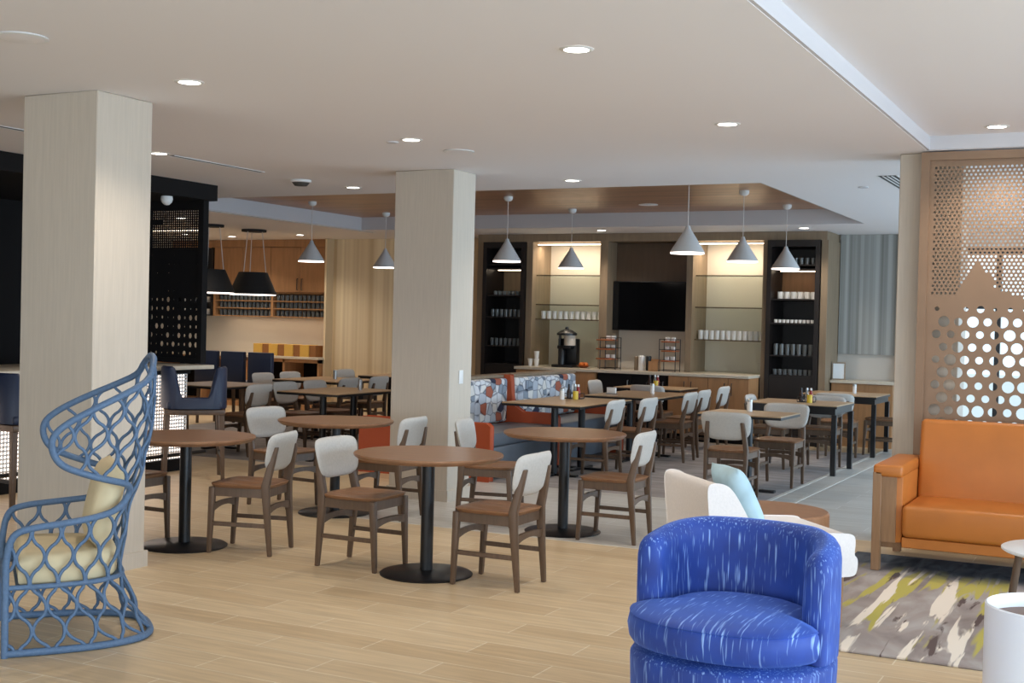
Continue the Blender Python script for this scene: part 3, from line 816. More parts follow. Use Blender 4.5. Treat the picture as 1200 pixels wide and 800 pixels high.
for k, p in enumerate(((-8.20, 16.85, 0.0), (-8.10, 16.85, 0.0))):
    o = pr if k == 0 else pr.copy()
    if k: COL.objects.link(o)
    o.location = (p[0], p[1], ZK + 0.0005)
o = pr.copy(); COL.objects.link(o); o.location = (-8.10, 16.85, ZK + 0.112)
o['label'] = 'white paper cup stacked on another beside the coffee maker'; 
root = thing('fruit_bowl', 'low bowl on the counter between the coffee maker and the wire stand', 'bowl', (-7.36, 16.9, ZK))
MB().lathe([(0.04, 0), (0.10, 0.035), (0.105, 0.035), (0.045, 0.0)], n=24, cap=False).build('bowl', M['copper'], root)
for k in range(3):
    a = 2 * PI * k / 3
    tag(MB().lathe([(0, -0.035), (0.025, -0.025), (0.035, 0), (0.025, 0.025), (0, 0.035)], (-7.36 + 0.04 * math.cos(a), 16.9 + 0.04 * math.sin(a), ZK + 0.05), 14, cap=False).build('orange', M['fruit']), 'orange fruit in the bowl near the coffee maker', 'fruit', 'oranges in the bowl')
def rack(x, label, mirror):
    root = thing('tiered_stand', label, 'display stand', (x, 16.85, ZK), 0, 'tiered wire stands')
    f = MB()
    for sx in (-0.12, 0.12):
        for sy in (-0.1, 0.1): f.tube([(sx, sy, 0), (sx, sy, 0.46)], 0.006, 6)
    for z in (0.02, 0.16, 0.31, 0.455):
        f.tube([(-0.12, -0.1, z), (0.12, -0.1, z), (0.12, 0.1, z), (-0.12, 0.1, z)], 0.005, 6, True)
    f.build('frame', M['blackmetal'], root)
    for z in (0.14, 0.28, 0.41):
        MB().box(-0.17 if mirror < 0 else -0.08, 0.08 if mirror < 0 else 0.12, -0.14, 0.08, z, z + 0.02, 0.005).build('tray', M['copper'], root)
        for k in range(2):
            MB().box(-0.05 + k * 0.08 , 0.01 + k * 0.08, -0.06, 0.0, z + 0.021, z + 0.075, 0.008).build('packet', M['ceramic'], root)
rack(-6.92, 'wire stand of small trays beside the coffee maker end of the television panel', -1)
rack(-6.02, 'wire stand of small trays at the shelf bay end of the television panel', 1)
tag(MB().lathe([(0.045, 0), (0.045, 0.20), (0.03, 0.215), (0, 0.215)], (-6.44, 16.85, ZK), 20).build('thermos', M['ceramic']), 'white cylinder canister on the counter below the television', 'canister')
tag(MB().lathe([(0.04, 0), (0.04, 0.20), (0.03, 0.21), (0, 0.21)], (-6.35, 16.9, ZK), 20).build('thermos', M['blackmetal']), 'black cylinder canister beside the white one below the television', 'canister')
tag(MB().lathe([(0.03, 0), (0.03, 0.19), (0.02, 0.2), (0, 0.2)], (-6.53, 16.88, ZK), 20).build('thermos', M['greyoak']), 'slim taupe canister below the television', 'canister')
root = thing('utensil_box', 'tan wooden organiser box on the counter beside the canisters', 'box', (-6.225, 16.8, ZK))
b = MB(); b.box(-0.07, 0.07, -0.06, -0.05, 0, 0.14); b.box(-0.07, 0.07, 0.05, 0.06, 0, 0.17); b.box(-0.07, -0.06, -0.05, 0.05, 0, 0.14); b.box(0.06, 0.07, -0.05, 0.05, 0, 0.14); b.box(-0.06, 0.06, -0.05, 0.05, 0, 0.01)
b.build('box', M['oak'], root)
MB().box(-0.05, 0.05, -0.04, 0.04, 0.0105, 0.12).build('contents', M['ceramic'], root)

# ------------------------------------------------------------------ kitchen at the back
root = thing('kitchen_wall_cabinet', 'oak wall cabinets with black pulls over open glass racks', 'cabinet', (0, 0, 0))
MB().box(-14.98, -12.45, 17.75, 18.04, 2.0, 2.78).build('body', M['oak'], root)
MB().box(-15.9, -12.45, 17.70, 18.04, 2.78, ZC - 0.002).build('cornice', M['oak'], root)
for k in range(4):
    a = -14.96 + k * 0.628
    d = MB().box(a + 0.002, a + 0.624, 17.725, 17.748, 2.0, 2.775, 0.002, 1).build('door', M['oak'], root)
    hx = a + 0.58 if k % 2 == 0 else a + 0.045
    MB().tube([(hx, 17.726, 2.23), (hx, 17.70, 2.23), (hx, 17.70, 2.04), (hx, 17.726, 2.04)], 0.008, 6).build('handle', M['blackmetal'], d)
f = MB()
for x in (-14.98, -13.70, -12.49): f.box(x, x + 0.05, 17.74, 18.04, 1.56, 1.998)
f.box(-14.93, -12.49, 18.02, 18.04, 1.56, 1.998)
f.build('rack_frame', M['oak'], root)
for z in (1.56, 1.70, 1.83, 1.975):
    MB().box(-14.98, -12.44, 17.75, 18.02, z, z + 0.018).build('rack_shelf', M['oak'], root)
    
pr = cup('rack_glass', M['darkglassware'], 0.036, 0.10, 'glass tumbler standing in the open racks under the oak wall cabinets', 'tumblers in the kitchen racks', 'glass')
pts = []
for z in (1.579, 1.719, 1.849):
    pts += [(x, 17.82, z) for x in lin(-14.9, -13.72, 13)] + [(x, 17.82, z) for x in lin(-13.64, -12.52, 12)]
row(pr, pts)
root = thing('open_shelf_cabinet', 'dark open shelves at the end of the oak wall cabinets', 'shelving', (0, 0, 0))
b = MB(); b.box(-15.9, -15.85, 17.74, 18.04, 1.56, 2.78); b.box(-15.05, -15.0, 17.74, 18.04, 1.56, 2.78); b.box(-15.85, -15.05, 18.0, 18.04, 1.56, 2.78)
b.build('body', M['blackwood'], root)
for z in (1.56, 1.78, 2.05, 2.4): MB().box(-15.85, -15.05, 17.75, 18.0, z, z + 0.02).build('shelf', M['blackwood'], root)
pr = cup('serving_bowl', M['ceramic'], 0.08, 0.10, 'white bowl on the dark open shelves of the kitchen', 'white bowls on the dark shelves', 'bowl', 0.5)
row(pr, [(x, 17.85, z) for z in (1.581, 1.801) for x in lin(-15.8, -15.1, 4)])
root = thing('kitchen_base_cabinet', 'oak framed base cabinet with dark open bays under the kitchen counter', 'cabinet', (0, 0, 0))
b = MB()
for x in (-16.0, -15.0, -14.0, -13.2, -12.48): b.box(x, x + 0.04, 17.45, 18.04, 0, 0.86)
b.box(-16.0, -12.44, 17.45, 18.04, 0.0, 0.08); b.box(-16, -12.44, 17.45, 18.04, 0.80, 0.859)
b.build('frame', M['oak'], root)
MB().box(-16.0, -12.48, 18.0, 18.04, 0.08, 0.80).build('back', M['black'], root)
tag(MB().box(-16.0, -12.42, 17.4, 18.04, 0.86, 0.90, 0.003, 1).build('countertop', M['counter']), 'pale kitchen countertop below the glass racks', 'countertop')
for k in range(4):
    x = -13.86 + k * 0.33
    root = thing('storage_box', 'straw yellow box with a brown side, ' + ('first', 'second', 'third', 'last')[k] + ' in the row toward the warm striped wall', 'box', (x, 17.6, 0.901), 0, 'yellow boxes on the kitchen counter')
    MB().box(0, 0.18, -0.12, 0.16, 0, 0.20, 0.003, 1).build('front_panel', M['boxyellow'], root)
    MB().box(0.181, 0.315, -0.10, 0.16, 0, 0.195, 0.002, 1).build('side_panel', M['boxbrown'], root)
# kitchen linear light
root = thing('ceiling_strip_light', 'long glowing ceiling strip over the kitchen', 'ceiling light', (0, 0, 0))
MB().box(-15.6, -13.2, 15.3, 15.42, ZC - 0.02, ZC - 0.001).build('housing', M['white'], root)
MB().box(-15.58, -13.22, 15.315, 15.405, ZC - 0.024, ZC - 0.0201).build('diffuser', M['lightwarm'], root)
def area(name, loc, rot, sx, sy, e, col, parent=None):
    l = bpy.data.lights.new(name, 'AREA'); l.shape = 'RECTANGLE'; l.size = sx; l.size_y = sy; l.energy = e; l.color = col
    o = bpy.data.objects.new(name, l); COL.objects.link(o); o.location = loc; o.rotation_euler = rot
    return o
area('undercabinet_lamp', (-13.7, 17.85, 1.55), (0, 0, 0), 2.3, 0.05, 2.2, (1, 0.78, 0.56))
for x, y in ((-14.4, 14.5), (-12.0, 13.5), (-14.4, 16.3), (-13.0, 11.5)):
    downlight(x, y, ZC, 'round recessed downlight in the warm kitchen ceiling at %s' % {(-14.4, 14.5): 'the hidden inner side', (-12.0, 13.5): 'the drum lamps', (-14.4, 16.3): 'the open dark shelves', (-13.0, 11.5): 'the bar end'}[(x, y)])
# navy high chairs
def navy_chair():
    root = thing('high_back_stool', '', 'bar stool', (0, 0, 0), 0, 'navy square backed stools by the kitchen')
    MB().box(-0.205, 0.205, -0.25, -0.17, 0.55, 1.065, 0.015).build('backrest', M['navy'], root)
    MB().box(-0.20, 0.20, -0.169, 0.22, 0.56, 0.64, 0.02).build('seat', M['navy'], root)
    for sx in (-1, 1):
        for sy in (-1, 1):
            MB().post((sx * 0.18, sy * 0.19, 0), (sx * 0.17, sy * 0.18, 0.56), 0.03, 0.03, 0.04, 0.04).build('leg', M['chairwood'], root)
    return register(root)
n0 = navy_chair()
for k, (x, s) in enumerate(((-12.16, 'beside the black perforated panel'), (-11.68, 'between its two twins'), (-11.19, 'at the end toward the kitchen counter boxes'))):
    if k == 0: n0.location = (x, 14.5, 0); n0['label'] = 'navy square backed stool ' + s
    else: dup(n0, (x, 14.5, 0), 0, 'navy square backed stool ' + s)

# ------------------------------------------------------------------ dining chairs
def dining_chair():
    """local: sitter looks towards +X"""
    root = thing('dining_chair', '', 'chair', (0, 0, 0), 0)
    # saddle seat
    n, m_ = 14, 14; W = 0.45; D = 0.44
    vs = []; fs = []
    def sh(u, v):   # u along x (-1 back..1 front), v along y
        e = 3.6
        k = 1.0 / max(1e-6, (abs(u) ** e + abs(v) ** e)) ** (1 / e) if max(abs(u), abs(v)) > 0.999 else 1.0
        x = u * D / 2 * (k if k < 1 else 1); y = v * W / 2 * (k if k < 1 else 1) * (1.0 + 0.03 * u)
        return x, y
    top = []; bot = []
    for i in range(n + 1):
        for j in range(m_ + 1):
            u = -1 + 2 * i / n; v = -1 + 2 * j / m_
            # square to rounded square map
            e = 5.0
            mx = max(abs(u), abs(v)); nn = (abs(u) ** e + abs(v) ** e) ** (1 / e) if mx > 0 else 1
            f_ = mx / nn if nn > 0 else 1
            x = u * f_ * D / 2; y = v * f_ * W / 2 * (1 + 0.03 * u)
            dz = -0.016 * math.exp(-((u + 0.15) / 0.6) ** 2 - (abs(abs(v) - 0.42) / 0.33) ** 2) - 0.006 * (1 - mx ** 2)
            edge = -0.010 * max(0, (mx - 0.8) / 0.2) ** 2
            top.append((x, y, 0.478 + dz + edge)); bot.append((x * 0.94, y * 0.94, 0.446))
    o = len(top); mb = MB(); vs = top + bot
    idx = lambda i, j: i * (m_ + 1) + j
    for i in range(n):
        for j in range(m_):
            fs.append((idx(i, j), idx(i + 1, j), idx(i + 1, j + 1), idx(i, j + 1)))
            fs.append((o + idx(i, j + 1), o + idx(i + 1, j + 1), o + idx(i + 1, j), o + idx(i, j)))
    ring = [idx(0, j) for j in range(m_)] + [idx(i, m_) for i in range(n)] + [idx(n, j) for j in range(m_, 0, -1)] + [idx(i, 0) for i in range(n, 0, -1)]
    for a in range(len(ring)):
        b_ = ring[(a + 1) % len(ring)]; fs.append((ring[a], b_, b_ + o, ring[a] + o))
    mb.add(vs, fs); mb.build('seat', M['seatwood'], root, ang=60)
    ap = MB(); ap.box(-0.19, 0.19, -0.195, -0.175, 0.385, 0.447); ap.box(-0.19, 0.19, 0.175, 0.195, 0.385, 0.447)
    ap.box(0.172, 0.192, -0.175, 0.175, 0.385, 0.447); ap.box(-0.192, -0.172, -0.175, 0.175, 0.385, 0.447)
    ap.build('apron', M['chairwood'], root)
    for sy in (-1, 1):
        MB().post((0.212, sy * 0.182, 0), (0.19, sy * 0.185, 0.446), 0.028, 0.028, 0.044, 0.040).build('leg', M['chairwood'], root, bev=0.006)
        # rear leg and back post in one
        b = MB()
        secs = [((-0.225, sy * 0.182, 0), 0.028, 0.028), ((-0.195, sy * 0.186, 0.36), 0.048, 0.036), ((-0.19, sy * 0.187, 0.47), 0.054, 0.040), ((-0.224, sy * 0.174, 0.62), 0.042, 0.042), ((-0.25, sy * 0.162, 0.725), 0.026, 0.038)]
        vs = []; fs = []
        for (p, w_, d_) in secs:
            vs += [(p[0] - w_ / 2, p[1] - d_ / 2, p[2]), (p[0] + w_ / 2, p[1] - d_ / 2, p[2]), (p[0] + w_ / 2, p[1] + d_ / 2, p[2]), (p[0] - w_ / 2, p[1] + d_ / 2, p[2])]
        for k in range(len(secs) - 1):
            a = k * 4
            for q in range(4): fs.append((a + q, a + (q + 1) % 4, a + 4 + (q + 1) % 4, a + 4 + q))
        fs.append((3, 2, 1, 0)); e4 = (len(secs) - 1) * 4; fs.append((e4, e4 + 1, e4 + 2, e4 + 3))
        b.add(vs, fs); b.build('leg', M['chairwood'], root, bev=0.006)
        MB().box(-0.20, 0.20, sy * 0.182 - 0.009, sy * 0.182 + 0.009, 0.185, 0.213, 0.003, 1).build('stretcher', M['chairwood'], root)
    for sx, nm in ((0.2, 'front_brace'), (-0.2, 'rear_brace')):
        pts = []; n_ = 8; b = MB(); vs = []; fs = []
        for k in range(n_ + 1):
            v = -1 + 2 * k / n_; z = 0.318 - 0.020 * v * v; h = 0.016 + 0.012 * v * v
            vs += [(sx - 0.01, v * 0.178, z - h), (sx + 0.01, v * 0.178, z - h), (sx + 0.01, v * 0.178, z + h), (sx - 0.01, v * 0.178, z + h)]
        for k in range(n_):
            a = k * 4
            for q in range(4): fs.append((a + q, a + (q + 1) % 4, a + 4 + (q + 1) % 4, a + 4 + q))
        fs += [(3, 2, 1, 0), (n_ * 4, n_ * 4 + 1, n_ * 4 + 2, n_ * 4 + 3)]
        b.add(vs, fs); b.build(nm, M['chairwood'], root, ang=30)
    # upholstered pad
    n, m_ = 14, 18; H0, H1 = 0.558, 0.815; fr = []; bk = []
    for i in range(n + 1):
        for j in range(m_ + 1):
            u = -1 + 2 * i / n; v = -1 + 2 * j / m_
            e = 5.5 if u > 0 else 3.8
            mx = max(abs(u), abs(v)); nn = (abs(u) ** e + abs(v) ** e) ** (1 / e) if mx > 0 else 1
            f_ = mx / nn if nn > 0 else 1
            uu = u * f_; vv = v * f_
            z = (H0 + H1) / 2 + uu * (H1 - H0) / 2
            y = vv * 0.230 * (1 + 0.07 * uu - 0.02 * uu * uu)
            t_ = 0.019 * max(0.0, 1 - mx ** 7) ** 0.5 + 0.0015
            xc = -0.205 - 0.20 * (z - 0.5) + 0.030 * (vv * vv)
            fr.append((xc + t_ + 0.006, y, z)); bk.append((xc - t_ + 0.006, y, z))
    o = len(fr); fs = []
    idx = lambda i, j: i * (m_ + 1) + j
    for i in range(n):
        for j in range(m_):
            fs.append((idx(i, j), idx(i, j + 1), idx(i + 1, j + 1), idx(i + 1, j)))
            fs.append((o + idx(i + 1, j), o + idx(i + 1, j + 1), o + idx(i, j + 1), o + idx(i, j)))
    ring = [idx(0, j) for j in range(m_)] + [idx(i, m_) for i in range(n)] + [idx(n, j) for j in range(m_, 0, -1)] + [idx(i, 0) for i in range(n, 0, -1)]
    for a in range(len(ring)):
        b_ = ring[(a + 1) % len(ring)]; fs.append((b_, ring[a], ring[a] + o, b_ + o))
    MB().add(fr + bk, fs).build('backrest', M['padfabric'], root, ang=80)
    return register(root)
ch0 = dining_chair()
CH = [  # x, y, heading (deg, 0 = +X), label, group
    (-3.50, 6.81, 180, 'oatmeal backed walnut chair with its back to the blue armchair at the front round table', 'chairs at the front round table'),
    (-4.49, 6.82, 0, 'oatmeal backed walnut chair facing the viewer across the front round table', 'chairs at the front round table'),
    (-5.41, 6.83, 194, 'turned oatmeal backed walnut chair at the round table by the wicker chair', 'chairs at the round table by the wicker chair'),
    (-6.36, 6.66, 0, 'walnut chair mostly hidden by the wicker chair at its round table', 'chairs at the round table by the wicker chair'),
    (-6.48, 8.62, -6, 'oatmeal backed chair facing the viewer at the round table left of the middle column'.replace('left of', 'before'), 'chairs at the round table before the middle column'),
    (-5.44, 8.60, 184, 'chair showing its back in front of the middle column', 'chairs at the round table before the middle column'),
    (-4.60, 8.80, 12, 'oatmeal backed chair standing against the pale side of the middle column', 'chairs at the round table beside the booth'),
    (-3.50, 8.67, 182, 'oatmeal backed walnut chair on the open side of the round table beside the booth', 'chairs at the round table beside the booth'),
    (-5.07, 11.98, 180, 'first of two chairs facing the patterned booth across the square table', 'chairs facing the booth'),
    (-4.95, 12.62, 178, 'second chair facing the patterned booth, further along the square table', 'chairs facing the booth'),
    (-4.98, 14.06, 180, 'oatmeal backed chair at the shaker table past the booth, its nearer seat', 'chairs at the shaker table past the booth'),
    (-5.03, 14.72, 180, 'oatmeal backed chair at the shaker table past the booth, its further seat', 'chairs at the shaker table past the booth'),
    (-5.12, 15.80, 180, 'oatmeal backed chair before the oak base cabinet with black pulls', 'chairs at the table before the counter'),
    (-5.72, 15.42, 90, 'taupe backed chair facing the counter below the television', 'chairs at the table before the counter'),
    (-6.50, 15.85, 0, 'small far chair beside the dark undercounter unit', 'chairs at the table before the counter'),
    (-3.41, 11.32, 90, 'grey backed chair with its back to the white lounge chair', 'chairs at the small pedestal table'),
    (-3.30, 12.60, -90, 'chair facing the viewer behind the small pedestal table', 'chairs at the small pedestal table'),
    (-3.83, 14.15, 2, 'pale chair tucked in the side of the black legged table with sauces', 'chairs at the black legged tables'),
    (-3.32, 14.43, -90, 'chair pushed under the far side of the black legged table with sauces', 'chairs at the black legged tables'),
    (-3.38, 15.62, 90, 'chair between the two black legged tables, its back to the sauces', 'chairs at the black legged tables'),
    (-2.99, 16.50, 180, 'chair at the aisle end of the last black legged table', 'chairs at the black legged tables'),
    (-8.83, 12.03, 0, 'rounded grey backed chair facing the viewer, on the navy stool side of its twin', 'chairs at the pedestal table before the striped wall'),
    (-8.83, 12.62, 0, 'rounded grey backed chair beside its twin, nearer the middle column', 'chairs at the pedestal table before the striped wall'),
    (-9.16, 11.40, 180, 'grey backed chair seen from behind at the pale table by the bar stool', 'chairs at the pale table by the bar stool'),
    (-9.95, 10.95, 80, 'dim chair with its wooden seat beside the bar stool and pale table', 'chairs at the pale table by the bar stool'),
    (-9.37, 13.50, 180, 'grey chair with dark posts before the striped wall, away from the column', 'chairs at the shaker table before the striped wall'),
    (-9.37, 14.20, 180, 'grey chair with dark posts before the striped wall, beside the column', 'chairs at the shaker table before the striped wall'),
    (-10.40, 13.62, 0, 'grey chair back in front of the navy square backed stools', 'chairs at the shaker table before the striped wall'),
    (-10.40, 14.22, 0, 'grey chair back just past the navy square backed stools', 'chairs at the shaker table before the striped wall'),
    (-10.42, 15.60, 0, 'far grey chair back below the edge of the striped wall', 'chairs at the far table by the striped wall'),
]
for k, (x, y, a, lb, g) in enumerate(CH):
    if k == 0:
        ch0.location = (x, y, 0.0); ch0.rotation_euler = (0, 0, R(a)); ch0['label'] = lb; ch0['group'] = g
    else: dup(ch0, (x, y, 0.004 if (y > 9.9 and x < -3.2) else 0), R(a), lb, g)

# ------------------------------------------------------------------ tables
def round_table():
    root = thing('round_table', '', 'table', (0, 0, 0), 0, 'round walnut cafe tables')
    MB().lathe([(0.0, 0.725), (0.44, 0.725), (0.465, 0.742), (0.470, 0.752), (0.466, 0.760), (0.0, 0.760)], n=72, cap=False).build('table_top', M['tabletop'], root, ang=25)
    MB().lathe([(0.04, 0.02), (0.04, 0.70), (0.12, 0.705), (0.12, 0.7245)], n=28).build('pole', M['blackmetal'], root)
    MB().lathe([(0.29, 0), (0.292, 0.008), (0.28, 0.016), (0.07, 0.022), (0.045, 0.03), (0, 0.03)], n=56).build('base', M['blackmetal'], root)
    return register(root)
rt = round_table()
for k, (x, y, s) in enumerate(((-4.0, 6.80, 'round walnut pedestal table at the front, before the middle column'), (-5.87, 6.70, 'round walnut pedestal table beside the wicker chair'),
                               (-3.95, 8.75, 'round walnut pedestal table beside the patterned booth'), (-5.88, 8.5, 'round walnut pedestal table behind the turned chair, before the column'))):
    if k == 0: rt.location = (x, y, 0); rt['label'] = s
    else: dup(rt, (x, y, 0), 0, s)
def sq_table(name, x0, x1, y0, y1, label, base='pedestal', n=1, z=0.004, top='laminate'):
    cx, cy = (x0 + x1) / 2, (y0 + y1) / 2; w = (x1 - x0) / 2; h = (y1 - y0) / 2
    root = thing(name, label, 'table', (cx, cy, z))
    MB().box(-w, w, -h, h, 0.748, 0.760, 0.002, 1).build('table_top', M[top], root)
    MB().box(-w - 0.001, w + 0.001, -h - 0.001, h + 0.001, 0.725, 0.7478).build('edge_band', M['blackmetal'], root)
    if base == 'pedestal':
        for k in range(n):
            yy = 0 if n == 1 else (-h * 0.5 + k * h)
            MB().lathe([(0.038, 0.02), (0.038, 0.70), (0.15, 0.71), (0.15, 0.7245)], (0, yy, 0), 20).build('pole', M['blackmetal'], root)
            b = MB()
            for a in (0, 90):
                m4 = Matrix.Translation((0, yy, 0)) @ Matrix.Rotation(R(a), 4, 'Z')
                b.box(-0.27, 0.27, -0.035, 0.035, 0.0, 0.025, 0.005, 1, mtx=m4)
            b.build('base', M['blackmetal'], root)
    else:
        a = MB(); t_ = 0.03
        a.box(-w + 0.02, w - 0.02, -h + 0.02, -h + 0.05, 0.66, 0.7249); a.box(-w + 0.02, w - 0.02, h - 0.05, h - 0.02, 0.66, 0.7249)
        a.box(-w + 0.02, -w + 0.05, -h + 0.05, h - 0.05, 0.66, 0.7249); a.box(w - 0.05, w - 0.02, -h + 0.05, h - 0.05, 0.66, 0.7249)
        a.build('apron', M['blackmetal'], root)
        for sx in (-1, 1):
            for sy in (-1, 1):
                MB().box(sx * (w - 0.03) - 0.027, sx * (w - 0.03) + 0.027, sy * (h - 0.03) - 0.027, sy * (h - 0.03) + 0.027, 0, 0.66, 0.002, 1).build('leg', M['blackmetal'], root)
    return root
sq_table('cafe_table', -5.92, -5.04, 11.52, 12.92, 'long table with two black poles in front of the patterned booth', n=2)
sq_table('cafe_table', -5.82, -4.94, 13.42, 14.72, 'pedestal table with a steel shaker past the booth', n=2)
sq_table('cafe_table', -6.28, -5.36, 15.42, 16.15, 'pedestal table with a condiment caddy before the back counter')
sq_table('cafe_table', -3.84, -3.03, 11.58, 12.30, 'small square pedestal table with a white shaker behind the white lounge chair')
sq_table('dining_table', -3.98, -2.98, 13.70, 14.60, 'black legged square table holding the sauce bottles', 'legs')
sq_table('dining_table', -3.96, -3.00, 16.0, 16.95, 'black legged square table before the short ledge and striped wall', 'legs')
sq_table('cafe_table', -10.32, -9.42, 11.35, 12.3, 'pale topped table beside the blue bar stool', z=0.004)
sq_table('cafe_table', -8.58, -7.76, 11.25, 12.45, 'pedestal table with a steel shaker beside the middle column', n=2)
sq_table('cafe_table', -10.22, -9.22, 13.30, 14.40, 'table with a shaker in front of the dark kitchen bays', n=2)
sq_table('dining_table', -10.15, -9.15, 15.2, 16.05, 'far black legged table below the warm striped wall', 'legs')
# shakers and caddies
ZTB = 0.765
def shaker(x, y, m, label):
    root = thing('shaker', label, 'shaker', (x, y, ZTB), 0, 'table shakers')
    MB().lathe([(0.026, 0), (0.026, 0.095)], n=18).build('body', m, root)
    MB().lathe([(0.027, 0.0955), (0.027, 0.115), (0.018, 0.125), (0, 0.125)], n=18).build('lid', M['steel'], root)
for x, y, m, s in ((-3.48, 12.10, M['ceramic'], 'white shaker on the small square pedestal table'), (-5.30, 14.25, M['ceramic'], 'white shaker on the table past the booth'),
                   (-3.38, 16.55, M['ceramic'], 'white shaker on the table before the striped wall'), (-8.05, 12.1, M['steel'], 'steel shaker on the table beside the middle column'),
                   (-9.65, 13.9, M['steel'], 'steel shaker on the table before the dark kitchen bays'), (-10.1, 12.1, M['steel'], 'steel shaker on the pale table by the bar stool'),
                   (-5.62, 12.35, M['ceramic'], 'white shaker on the table before the patterned booth')):
    shaker(x, y, m, s)
def caddy(x, y, where):
    root = thing('condiment_caddy', 'black wire condiment caddy on ' + where, 'caddy', (x, y, ZTB))
    f = MB(); f.box(-0.09, 0.09, -0.06, 0.06, 0, 0.008)
    f.tube([(-0.09, -0.06, 0.06), (0.09, -0.06, 0.06), (0.09, 0.06, 0.06), (-0.09, 0.06, 0.06)], 0.004, 6, True)
    for a in (-0.09, 0.09):
        for b_ in (-0.06, 0.06): f.tube([(a, b_, 0.004), (a, b_, 0.06)], 0.004, 6)
    f.build('rack', M['blackmetal'], root)
    prof = [(0, 0), (0.025, 0.0), (0.025, 0.07), (0.012, 0.105), (0.012, 0.125)]
    for dx, dy, m, lb, c_, capm in ((-0.055, -0.02, M['bottle'], 'dark sauce bottle in the caddy on ', 'bottle', M['blackmetal']), (0.0, 0.02, M['glassware'], 'clear pepper bottle in the caddy on ', 'bottle', M['steel']), (0.055, -0.02, M['red'], 'red ketchup bottle in the caddy on ', 'bottle', M['ceramic'])):
        r = thing('sauce_bottle', lb + where, c_, (x + dx, y + dy, ZTB + 0.009))
        MB().lathe(prof, n=16).build('body', m, r)
        MB().lathe([(0.014, 0.1255), (0.012, 0.15), (0, 0.152)], n=14).build('cap', capm, r)
    r = thing('mustard_jar', 'yellow mustard jar beside the caddy on ' + where, 'jar', (x + 0.06, y - 0.10, ZTB + 0.0005))
    MB().lathe([(0, 0), (0.03, 0), (0.03, 0.07)], n=16).build('body', M['yellow'], r)
    MB().lathe([(0.031, 0.0705), (0.031, 0.088), (0, 0.09)], n=16).build('lid', M['yellow'], r)
caddy(-3.42, 14.15, 'the black legged table by the dark cabinet')
caddy(-5.58, 12.58, 'the table before the patterned booth')
caddy(-5.85, 15.8, 'the table before the back counter')
root = thing('napkin_holder', 'white napkin holder on the table past the booth', 'napkin holder', (-5.62, 13.75, ZTB))
MB().box(-0.06, 0.06, -0.04, 0.04, 0, 0.012).build('base', M['steel'], root)
MB().box(-0.055, 0.055, -0.02, 0.02, 0.0125, 0.08, 0.004).build('napkin_stack', M['ceramic'], root)

# ------------------------------------------------------------------ booths
def booth(y0, y1, side, label, end_near, end_far):
    """side +1: opens towards +X"""
    root = thing('booth_bench', label, 'booth', (-6.52, (y0 + y1) / 2, 0.0045))
    h = (y1 - y0) / 2; s = side
    def X(a, b): return (s * a, s * b) if s > 0 else (s * b, s * a)
    a, b = X(0.16, 0.74)
    MB().box(a, b, -h + 0.09, h - 0.09, 0.05, 0.33, 0.01).build('base', M['bluegrey'], root)
    MB().box(a, b, -h + 0.09, h - 0.09, 0.33, 0.47, 0.03, 3).build('seat', M['bluegrey'], root)
    a, b = X(0.03, 0.155)
    L = 2 * h - 0.18; nseg = max(1, round(L / 0.9))
    for k in range(nseg):
        q0 = -h + 0.09 + L * k / nseg; q1 = q0 + L / nseg
        MB().box(a, b, q0 + 0.002, q1 - 0.002, 0.47, 0.955, 0.035, 3).build('back_cushion', M['booth'], root)
    a, b = X(0.0, 0.10)
    MB().box(a, b, -h, h, 0.96, 0.99).build('top_rail', M['greyoak'], root)
    a, b = X(0.0, 0.028)
    MB().box(a, b, -h, h, 0.0, 0.959).build('back_board', M['greyoak'], root)
    for e, yy in ((end_near, -h), (end_far, h - 0.088)):
        if not e: continue
        hi = 0.985 if e == 'tall' else 0.56
        P = [(0.03, 0), (0.76, 0), (0.76, 0.54), (0.72, 0.58), (0.34, 0.58), (0.20, 0.66), (0.17, hi), (0.03, hi)] if e == 'tall' else [(0.03, 0), (0.76, 0), (0.76, 0.54), (0.72, 0.57), (0.03, 0.57)]
        P = [(s * p, q) for p, q in P]
        MB().prism(P, yy, yy + 0.088, 'y').build('end_panel', M['orange'], root, bev=0.008)
    return root
booth(10.95, 12.62, 1, 'blue grey booth bench with patterned back and low orange end behind the middle column', 'low', 'tall')
booth(12.64, 14.50, 1, 'further patterned booth bench past the orange divider', None, 'low')
booth(10.95, 14.50, -1, 'booth bench on the column side, showing its orange end panel', 'low', 'low')

